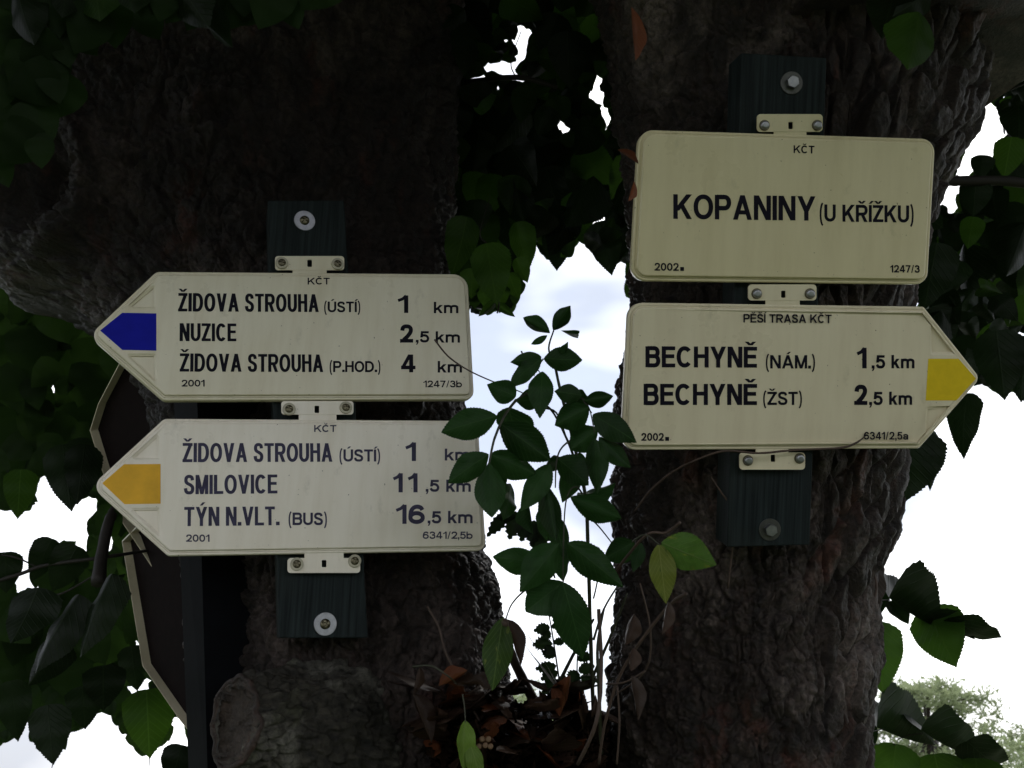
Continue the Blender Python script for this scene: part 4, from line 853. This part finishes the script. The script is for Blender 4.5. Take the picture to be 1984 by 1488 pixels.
# ---- third board on the far side of the left trunk with two signs seen edge-on
def side_board():
    pts = [at(334, 700, 1.40), at(380, 700, 1.33), at(404, 1560, 1.28), at(368, 1560, 1.34)]
    c = sum(pts, Vector()) / 4; e = empty('wooden_board', c, 'black board on the left flank of the left trunk, seen from its edge', 'board', 'stained boards screwed to the trunks')
    nrm = (pts[1] - pts[0]).cross(pts[3] - pts[0]).normalized(); nrm = -nrm if nrm.y < 0 else nrm; bk = nrm * .10
    V = [p - c for p in pts] + [p - c + bk for p in pts]
    o = obj('plank', mesh('plank', V, [(0, 1, 2, 3), (4, 7, 6, 5), (0, 4, 5, 1), (1, 5, 6, 2), (2, 6, 7, 3), (3, 7, 4, 0)], M['black_wood'], False), e)
def edge_sign(corners, label, depth=.017):
    P = [at(*p) for p in corners]; c = sum(P, Vector()) / len(P); e = empty('trail_sign', c, label, 'sign', 'signs seen edge-on at the left flank')
    n = len(P); nrm = (P[2] - P[0]).cross(P[4] - P[0]).normalized(); nrm = -nrm if nrm.dot(EYE - c) < 0 else nrm
    P = [EYE + (p - EYE) * ((c - EYE).dot(nrm) / (p - EYE).dot(nrm)) for p in P]
    def ins(p, k, f): return p + (c - p) * f
    D_ = -nrm * depth; V, Fc = [], []
    rings = [[P[k] for k in range(n)], [P[k] + D_ for k in range(n)]]
    inner = [[ins(P[k], k, .012) for k in range(n)], [ins(P[k] + D_ * .9, k, .012) for k in range(n)]]
    for r_ in (rings[1], rings[0], inner[0], inner[1]): V += [v - c for v in r_]
    for a in range(3):
        for k in range(n): Fc.append((a * n + k, a * n + (k + 1) % n, (a + 1) * n + (k + 1) % n, (a + 1) * n + k))
    Fc.append(tuple(range(n)))
    obj('plate', mesh('plate', V, Fc, M['enamel_d'], False), e)
    obj('plate_back', mesh('plate_back', [v - c + nrm * .002 for v in inner[1]], [tuple(range(n))[::-1]], M['fascia_back'], False), e)
side_board()
edge_sign([(372, 560, 1.42), (236, 694, 1.52), (190, 782, 1.60), (174, 834, 1.62), (222, 990, 1.62), (304, 1114, 1.50), (372, 1200, 1.42)], 'pale sign seen edge-on behind the tip of the orange marked arrow')
edge_sign([(384, 900, 1.42), (236, 1048, 1.56), (276, 1290, 1.55), (346, 1392, 1.47), (384, 1440, 1.42)], 'pale sign seen edge-on, lower one beside the left trunk above the hanging leaves')

# ------------------------------------------------------------------ elder shrub in the fork
EL = reg(empty('elder_shrub', at(1140, 1420, 1.30), 'young green elder shoots growing up out of the fork between the trunks', 'shrub'))
def estem(pts, r0, r1=None, mat='stem', parent=EL, name='stem'):
    r1 = r0 * .6 if r1 is None else r1; n = len(pts); return tube([at(*p) for p in pts], [r0 + (r1 - r0) * k / (n - 1) for k in range(n)], M[mat], name, parent, seg=7, res=5, rough=.05)
ST = [([(1152, 1440, 1.30), (1146, 1290, 1.25), (1142, 1160, 1.2), (1139, 1060, 1.17), (1134, 960, 1.15), (1112, 860, 1.15), (1096, 796, 1.15), (1083, 745, 1.15), (1074, 700, 1.15)], .0026), ([(1074, 700, 1.15), (1063, 675, 1.15), (1073, 640, 1.15)], .0014),
      ([(1148, 1000, 1.18), (1118, 905, 1.15), (1098, 850, 1.14), (1066, 792, 1.14), (1020, 762, 1.13)], .0017), ([(1050, 790, 1.14), (1078, 800, 1.14), (1098, 850, 1.14)], .0013), ([(1000, 775, 1.12), (978, 805, 1.10), (958, 850, 1.09), (948, 896, 1.08), (946, 905, 1.08)], .0017), ([(1020, 762, 1.13), (1000, 775, 1.12)], .0014),
      ([(1107, 852, 1.13), (1088, 868, 1.12), (1078, 895, 1.11), (1076, 945, 1.1)], .0012), ([(1128, 956, 1.14), (1118, 944, 1.13), (1106, 948, 1.12), (1096, 975, 1.11), (1092, 1040, 1.1), (1091, 1135, 1.1)], .0011), ([(1060, 1122, 1.2), (1020, 1142, 1.18), (992, 1170, 1.16), (980, 1200, 1.15)], .0013),
      ([(1146, 800, 1.12), (1128, 772, 1.13), (1136, 776, 1.12)], .0008), ([(1104, 800, 1.14), (1112, 782, 1.13), (1126, 772, 1.13), (1142, 792, 1.12), (1152, 840, 1.12)], .001), ([(1138, 1000, 1.15), (1160, 1020, 1.2), (1190, 1058, 1.24)], .0011),
      ([(1150, 1160, 1.2), (1158, 1120, 1.2), (1160, 1060, 1.2)], .001), ([(1150, 1240, 1.22), (1170, 1180, 1.22), (1200, 1130, 1.22)], .0016), ([(1140, 1330, 1.28), (1180, 1240, 1.25), (1215, 1150, 1.22)], .0022), ([(1165, 1460, 1.25), (1160, 1330, 1.2), (1158, 1250, 1.2), (1170, 1180, 1.22)], .0024),
      ([(1080, 1330, 1.4), (1110, 1270, 1.38), (1150, 1200, 1.34)], .0028), ([(1053, 695, 1.14), (1042, 712, 1.14), (1046, 722, 1.14)], .0009), ([(1010, 680, 1.15), (1016, 694, 1.15), (1036, 728, 1.15)], .001), ([(1225, 1050, 1.06), (1250, 1036, 1.05), (1278, 1056, 1.04)], .001)]
for p, r0 in ST: estem(p, r0)
# dead, bare shoots of the same shrub
for p, r0 in [([(842, 658, 1.2), (868, 690, 1.19), (905, 716, 1.18), (952, 738, 1.16), (1010, 760, 1.14), (1040, 780, 1.14)], .0011), ([(905, 780 + 540, 1.25), (960, 1210, 1.27), (985, 1255, 1.3), (1010, 1310, 1.32), (1040, 1360, 1.35)], .004), ([(828, 1175, 1.28), (850, 1215, 1.27), (862, 1260, 1.26), (885, 1310, 1.25), (925, 1390, 1.24), (960, 1440, 1.24)], .0016)][0:3:2]:
    estem(p, r0, r0 * .5 if r0 < .0015 else r0, 'dry_stem', EL, 'dead_shoot')
estem([(978, 1205, 1.15), (985, 1250, 1.22), (1005, 1300, 1.3), (1035, 1360, 1.35)], .0045, .007, 'dry_stem', EL, 'dead_shoot')
EF = [((1066, 646), (1014, 616), 26, 1.15, 0), ((1060, 650), (1028, 668), 12, 1.15, 0), ((1071, 641), (1104, 594), 28, 1.14, 0), ((1086, 640), (1119, 646), 13, 1.14, 0), ((1054, 695), (1130, 698), 42, 1.13, 0), ((1086, 684), (1100, 664), 14, 1.13, 0), ((1050, 692), (990, 702), 26, 1.14, 0), ((1047, 694), (980, 752), 30, 1.13, 1),
      ((999, 768), (942, 744), 42, 1.12, 0), ((1051, 717), (1046, 806), 43, 1.12, 0), ((1047, 772), (1000, 778), 36, 1.14, 0), ((1128, 766), (1076, 758), 34, 1.12, 0), ((1131, 776), (1188, 767), 29, 1.1, 0), ((1142, 788), (1075, 824), 50, 1.1, 0), ((1148, 802), (1234, 856), 46, .98, 0), ((1160, 845), (1221, 904), 34, .98, 0), ((1160, 830), (1106, 872), 48, 1.14, 0),
      ((1152, 850), (1157, 957), 40, 1.1, 0), ((1080, 888), (1142, 940), 50, 1.12, 0), ((962, 806), (852, 838), 54, 1.08, 0), ((966, 818), (1066, 892), 62, 1.09, 0), ((946, 880), (866, 936), 46, 1.07, 0), ((948, 896), (953, 1002), 54, 1.07, 0), ((950, 880), (1048, 922), 48, 1.1, 0), ((950, 890), (980, 942), 36, 1.12, 0),
      ((985, 790), (1005, 860), 60, 1.14, 2), ((1066, 898), (1008, 990), 42, 1.1, 0), ((1058, 938), (1077, 1047), 40, 1.11, 0), ((1104, 962), (1203, 1004), 46, 1.1, 0), ((1100, 1052), (1210, 1139), 54, 1.08, 0), ((1084, 1053), (1008, 1148), 58, 1.09, 0), ((1050, 1090), (952, 1079), 46, 1.12, 0), ((1089, 1128), (1015, 1188), 62, 1.1, 0),
      ((1091, 1130), (1133, 1284), 64, 1.08, 0), ((1228, 1050), (1168, 1084), 44, 1.2, 0), ((1242, 1052), (1226, 1108), 24, 1.15, 1), ((1168, 860), (1190, 850), 20, 1.12, 0)]
for (b, t, wpx, d, tl) in EF:
    place_leaf('leaflet', 'elder', b, t, wpx * 1.18, d + random.uniform(-.01, .01), d + random.uniform(-.03, .02), 'elder_leaf', random.uniform(-.25, .25) + tl * .3, None, EL)
re_ = random.Random(11)
for k in range(11):
    x, y = re_.choice([(1120, 850), (1000, 900), (1150, 900), (1040, 870), (1060, 1110), (1130, 1090), (1100, 790), (1040, 960), (1150, 960)]); x += re_.uniform(-45, 45); y += re_.uniform(-45, 50); a = re_.gauss(0, 1.1); ln = re_.uniform(55, 95)
    place_leaf('leaflet', 'elder', (x, y), (x + ln * math.sin(a), y + ln * math.cos(a)), ln * re_.uniform(.42, .58), re_.uniform(1.14, 1.22), re_.uniform(1.14, 1.22), 'elder_leaf', re_.uniform(-.9, .9), None, EL)
def lab(o, s): o['label'] = s; return o
lab(place_leaf('leaflet', 'elder', (1276, 1054), (1290, 1170), 54, 1.04, 1.03, 'yellow_leaf', .1, 0, EL), 'yellow leaflet with a brown base')
lab(place_leaf('leaflet', 'elder', (1281, 1052), (1388, 1096), 74, 1.04, 1.03, 'half_leaf', .2, 0, EL), 'wide green leaflet with a yellow midrib')
lab(place_leaf('leaflet', 'elder', (974, 1196), (954, 1338), 62, 1.15, 1.12, 'half_leaf', 0, 1, EL), 'half green, half yellow hanging leaflet')
lab(place_leaf('leaflet', 'elder', (900, 1396), (896, 1496), 38, 1.15, 1.14, 'lime_leaf', .3, 1, EL), 'lime green hanging leaflet')
lab(place_leaf('leaflet', 'elder', (908, 1428), (940, 1540), 36, 1.15, 1.14, 'lime_leaf', -.4, 2, EL), 'lime green leaflet at the lower edge')
estem([(896, 1345, 1.17), (900, 1370, 1.16), (902, 1400, 1.15)], .001); estem([(800, 1292, 1.2), (835, 1290, 1.19), (868, 1310, 1.18), (885, 1325, 1.2)], .0012)
# small nettle like seedling behind, against the sky
NT = reg(empty('nettle', at(1085, 1330, 1.45), 'small dark nettle like seedling with toothed leaves, low in the fork against the sky', 'plant'))
estem([(1088, 1350, 1.45), (1078, 1280, 1.45), (1068, 1215, 1.45), (1062, 1185, 1.45)], .0014, .0008, 'twig', NT); estem([(1120, 1340, 1.45), (1118, 1290, 1.45), (1122, 1230, 1.45)], .0012, .0008, 'twig', NT)
for (b, t, wpx) in [((1066, 1215), (1034, 1222), 24), ((1066, 1215), (1092, 1210), 18), ((1066, 1222), (1050, 1236), 22), ((1072, 1248), (1032, 1250), 26), ((1072, 1245), (1096, 1243), 16), ((1072, 1252), (1058, 1268), 24), ((1076, 1272), (1048, 1260), 20), ((1078, 1290), (1036, 1296), 24), ((1080, 1300), (1048, 1316), 28), ((1084, 1310), (1100, 1340), 34), ((1120, 1300), (1152, 1290), 24),
                     ((1118, 1280), (1146, 1268), 22), ((1120, 1300), (1104, 1326), 30), ((1124, 1250), (1140, 1238), 16), ((1124, 1310), (1160, 1318), 28), ((1080, 1320), (1050, 1345), 34), ((1100, 1320), (1130, 1345), 34), ((1075, 1196), (1058, 1180), 14), ((1116, 1255), (1138, 1258), 15)]:
    place_leaf('leaf', 'small', b, t, wpx, 1.45, 1.44, 'linden_leaf', random.uniform(-.3, .3), None, NT)
N2 = reg(empty('nettle', at(1010, 1040, 1.40), 'dark toothed nettle like tuft hanging beside the lower corner of the orange marked sign', 'plant'))
estem([(1075, 1120, 1.4), (1060, 1070, 1.4), (1030, 1015, 1.4), (985, 995, 1.4)], .0013, .0008, 'twig', N2)
for (b, t, wpx) in [((985, 992), (944, 1040), 26), ((1005, 996), (960, 1004), 22), ((1005, 998), (985, 1044), 34), ((1020, 1000), (1010, 1050), 34), ((1035, 1008), (1030, 1058), 34), ((1040, 1010), (1066, 1048), 34), ((1050, 1030), (1040, 1080), 34), ((1060, 1050), (1066, 1110), 36), ((1062, 1080), (1010, 1120), 30), ((1055, 1100), (1020, 1150), 36), ((1045, 1130), (1030, 1170), 30)]:
    place_leaf('leaf', 'small', b, t, wpx, 1.4, 1.39, 'linden_leaf', random.uniform(-.3, .3), None, N2)

# ------------------------------------------------------------------ dry vine, dead leaves, litter in the fork
VN = reg(empty('dry_vine', PR.hit(1400, 880, .03), 'thin dry brown vine creeping along the lower rim of the BECHYNĚ sign', 'vine'))
def vtube(pts, off, r0, parent=VN): return tube([PR.hit(x, y, o_) for (x, y, o_) in pts], [r0] * (len(pts) - 1) + [r0 * .5], M['dry_stem'], 'stem', parent, seg=7, res=6, rough=.12)
vtube([(1300, 916, -.03), (1340, 895, -.01), (1402, 874, .006), (1470, 878, .014), (1540, 872, .008), (1625, 868, .008), (1655, 860, .008), (1676, 846, .008)], 0, .0013)
vtube([(1410, 1140, -.04), (1422, 1040, -.03), (1425, 995, -.02), (1398, 955, -.02), (1378, 925, -.02)], 0, .0012); vtube([(1300, 916, -.03), (1260, 950, -.05), (1230, 990, -.06)], 0, .0014)
V2 = reg(empty('dry_vine', at(1220, 1200, 1.2), 'brown bare vine stems climbing the left edge of the right trunk below the signs', 'vine'))
for pts, r0 in [([(1190, 1110, 1.16), (1250, 1038, 1.1), (1290, 1032, 1.1), (1318, 1012, 1.09)], .0016), ([(1185, 1350, 1.22), (1250, 1300, 1.16), (1260, 1220, 1.14), (1240, 1130, 1.14)], .001), ([(1160, 1480, 1.2), (1175, 1390, 1.18), (1210, 1290, 1.16), (1290, 1180, 1.12), (1330, 1150, 1.1)], .0018), ([(1195, 1480, 1.16), (1200, 1400, 1.15), (1196, 1330, 1.15)], .0012), ([(1175, 1325, 1.18), (1210, 1322, 1.15), (1250, 1300, 1.14)], .0011),
                ([(1690, 1100, 1.35), (1698, 1140, 1.34), (1684, 1190, 1.33)], .002), ([(1120, 1480, 1.15), (1155, 1400, 1.12), (1165, 1300, 1.14), (1160, 1180, 1.16)], .0022)]:
    tube([at(*p) for p in pts], [r0] * len(pts), M['dry_stem'], 'stem', V2, seg=7, res=5, rough=.12)
def dry(b, t, wpx, d, label, mat='dry_leaf', var=3, tilt=.4, group='dead leaves around the fork'):
    o = place_leaf('dead_leaf', 'elder', b, t, wpx, d, d - .01, mat, tilt, var); tag(o, label, 'leaf', group); return o
dry((1222, 12), (1229, 116), 22, 1.02, 'narrow rust coloured dead leaf hanging at the top edge of the right trunk', 'rust_leaf')
dry((1196, 290), (1236, 318), 14, 1.1, 'small rust coloured dead leaf left of the upper corner of the KOPANINY sign', 'rust_leaf')
dry((1228, 350), (1217, 388), 14, 1.0, 'little orange dead leaf at the left rim of the KOPANINY sign', 'rust_leaf')
dry((1294, 1165), (1282, 1228), 22, 1.06, 'brown shrivelled leaf hanging under the yellow leaflet')
dry((1228, 1190), (1210, 1250), 30, 1.16, 'crumpled brown leaf on the left edge of the right trunk, beside the shoots')
dry((1226, 1255), (1222, 1300), 26, 1.12, 'crumpled brown leaf hanging lower on the left edge of the right trunk')
dry((1222, 1310), (1236, 1395), 26, 1.12, 'long pale brown leaf dangling beside the right trunk')
dry((1690, 1090), (1690, 1190), 24, 1.36, 'brown curled bark flap like leaf at the right edge of the right trunk')
dry((812, 1292), (800, 1345), 18, 1.2, 'thin brown curled leaf over the sawn branch, beside the fork')
dry((800, 1345), (835, 1440), 34, 1.2, 'brown crumpled leaf hanging over the sawn branch')
dry((850, 1330), (905, 1300), 30, 1.2, 'orange brown leaf at the upper left of the leaf pile', 'rust_leaf')
dry((980, 1200), (1008, 1290), 28, 1.2, 'pale brown withered leaf hanging on the dead shoot', 'dry_leaf')
dry((1085, 1390), (1106, 1310), 34, 1.2, 'upright rust coloured leaf standing in the pile at its right', 'rust_leaf')
r3 = random.Random(5)
for k in range(115):
    x = r3.uniform(845, 1160); top = 1325 + abs(x - 1000) * .10; y = r3.uniform(top, 1500); ln = r3.uniform(35, 90); an = r3.uniform(-3.1, 3.1); mt = r3.choice(['dry_leaf', 'dry_leaf', 'dry_leaf', 'rust_leaf'])
    long_ = r3.random() < .75
    o = place_leaf('dead_leaf', 'dry', (x, y), (x + ln * math.sin(an), y + ln * .7 * math.cos(an)), ln * (r3.uniform(.16, .3) if long_ else r3.uniform(.38, .6)), r3.uniform(1.18, 1.34), r3.uniform(1.18, 1.34), mt, r3.uniform(-1.0, 1.0))
    tag(o, ('rust coloured' if mt == 'rust_leaf' else 'brown') + (' narrow' if long_ else ' broad') + ' dead leaf ' + ('on top of' if y < 1385 else 'within' if y < 1440 else 'low in') + ' the pile' + (' by the sawn branch' if x < 910 else ' left of its middle' if x < 985 else ' at its middle' if x < 1045 else ' below the seedling' if x < 1100 else ' beside the right trunk'), 'leaf', 'dead leaves piled in the fork')
FR = reg(empty('fruit_cluster', at(940, 1440, 1.2), 'small cluster of round brown linden fruits left in the pile', 'fruit'))
for (x, y) in ((934, 1432), (946, 1432), (940, 1444), (928, 1446), (950, 1446)):
    bpy_m = screw_mesh('fruit', .0034, .0034, 'fruit', 'dome'); o = obj('fruit', bpy_m, FR); o.matrix_parent_inverse = PINV[FR.name]; o.location = at(x, y, 1.17)
# humus and crumbled leaves under them
def litter():
    V, Fc = [], []; nx_, ny_ = 60, 34
    for j in range(ny_):
        for i_ in range(nx_):
            x = 800 + 420 * i_ / (nx_ - 1); s = j / (ny_ - 1); y = 1380 + 12 * math.sin(i_ * .35) + 7 * math.sin(i_ * 1.7) + abs(x - 1010) * .10 + s * 380; d = 1.44 - .16 * math.sin(s * math.pi * .5) + .012 * math.sin(i_ * 1.3) * math.cos(j * 1.1)
            V.append(at(x, y, d))
    for j in range(ny_ - 1):
        for i_ in range(nx_ - 1): a = j * nx_ + i_; Fc.append((a, a + 1, a + nx_ + 1, a + nx_))
    s = len(V)
    for k in range(1500):
        x = r3.uniform(835, 1175); y = r3.uniform(1362 + abs(x - 1010) * .12, 1520); c = at(x, y, r3.uniform(1.24, 1.42)); u = Vector([r3.gauss(0, 1) for _ in range(3)]).normalized(); v = u.cross(Vector([r3.gauss(0, 1) for _ in range(3)])).normalized(); sz = r3.uniform(.004, .013)
        b = len(V); V += [c - u * sz, c - v * sz * .4, c + u * sz, c + v * sz * .4 + u.cross(v) * sz * .3]; Fc.append((b, b + 1, b + 2, b + 3))
    o = obj('leaf_litter', mesh('leaf_litter', V, Fc, M['humus'])); tag(o, 'crumbled brown leaf litter filling the fork between the trunks', 'leaf litter', kind='stuff')
    m = o.modifiers.new('thick', 'SOLIDIFY'); m.thickness = .002
litter()

# ------------------------------------------------------------------ far tree
def far_tree(name, cx, cy, gz, h, wd, seed, label, n=9000):
    e = empty(name, (cx, cy, gz), label, 'tree', 'trees far behind the fork'); g_ = random.Random(seed); gn = np.random.default_rng(seed)
    inv = Matrix.Translation(e.location).inverted()
    def tb(pts, rad): o = tube(pts, rad, M['bark'], 'trunk' if rad[0] > .3 else 'bough', None, 8, 4); o.parent = e; o.matrix_parent_inverse = inv
    b = Vector((cx, cy, gz)); tb([b, b + Vector((.2, 0, h * .35)), b + Vector((-.1, 0, h * .8))], [.45, .32, .06])
    tips = []
    for k in range(90):
        a = g_.uniform(0, 6.28); zz = g_.uniform(.18, 1.0); rr = wd * math.sqrt(max(.03, 1 - ((zz - .55) / .47) ** 2)) * g_.uniform(.4, 1.0)
        tip = b + Vector((math.cos(a) * rr, math.sin(a) * rr, h * zz)); tips.append(tip)
        if k < 26: tb([b + Vector((0, 0, h * .25 + h * .5 * (k / 26))), (b + Vector((0, 0, h * zz * .8)) + tip) / 2 + Vector((0, 0, .4)), tip], [.1, .05, .015])
    P = []
    T = np.array([t[:] for t in tips]); idx = gn.integers(0, len(T), n)
    # arching sprays ending each bough
    dirs = gn.normal(size=(len(T) * 9, 3)); dirs[:, 2] = np.abs(dirs[:, 2]) * .8; dirs /= np.linalg.norm(dirs, axis=1)[:, None]
    sp = gn.integers(0, 9, n); u_ = gn.uniform(0, 1, n); D_ = dirs[idx * 9 + sp]
    c = T[idx] + D_ * (u_ * 1.25)[:, None] + gn.normal(size=(n, 3)) * .10; c[:, 2] -= .55 * u_ ** 2
    u = D_ + gn.normal(size=(n, 3)) * .45; u /= np.linalg.norm(u, axis=1)[:, None]; v = np.cross(u, gn.normal(size=(n, 3))); v /= np.linalg.norm(v, axis=1)[:, None]; s = gn.uniform(.09, .19, n)[:, None]
    q_ = np.stack([c - u * s, c - v * s * .28, c + u * s, c + v * s * .28], 1).reshape(-1, 3)
    o = obj('foliage', npmesh('foliage', q_, np.arange(4 * n).reshape(n, 4), M['far_leaf'], False), e); o.matrix_parent_inverse = inv; tag(o, kind='stuff')
def ground_z(y): return -max(0, y - 4) * .035
ft = at(1800, 1345, 46); far_tree('willow_tree', ft.x - .2, ft.y, ground_z(ft.y), ft.z - ground_z(ft.y) + .3, 3.4, 3, 'pale green willow far away at the lower right, right of the right trunk', 14000)
ft = at(1990, 1440, 58); far_tree('willow_tree', ft.x + .3, ft.y, ground_z(ft.y), ft.z - ground_z(ft.y), 2.6, 9, 'second, lower pale willow at the right edge of the picture', 8000)
ft = at(1000, 1350, 50); far_tree('willow_tree', ft.x, ft.y, ground_z(ft.y), ft.z - ground_z(ft.y) + .2, 2.2, 12, 'pale tree glimpsed through the gap above the leaf pile', 6000)
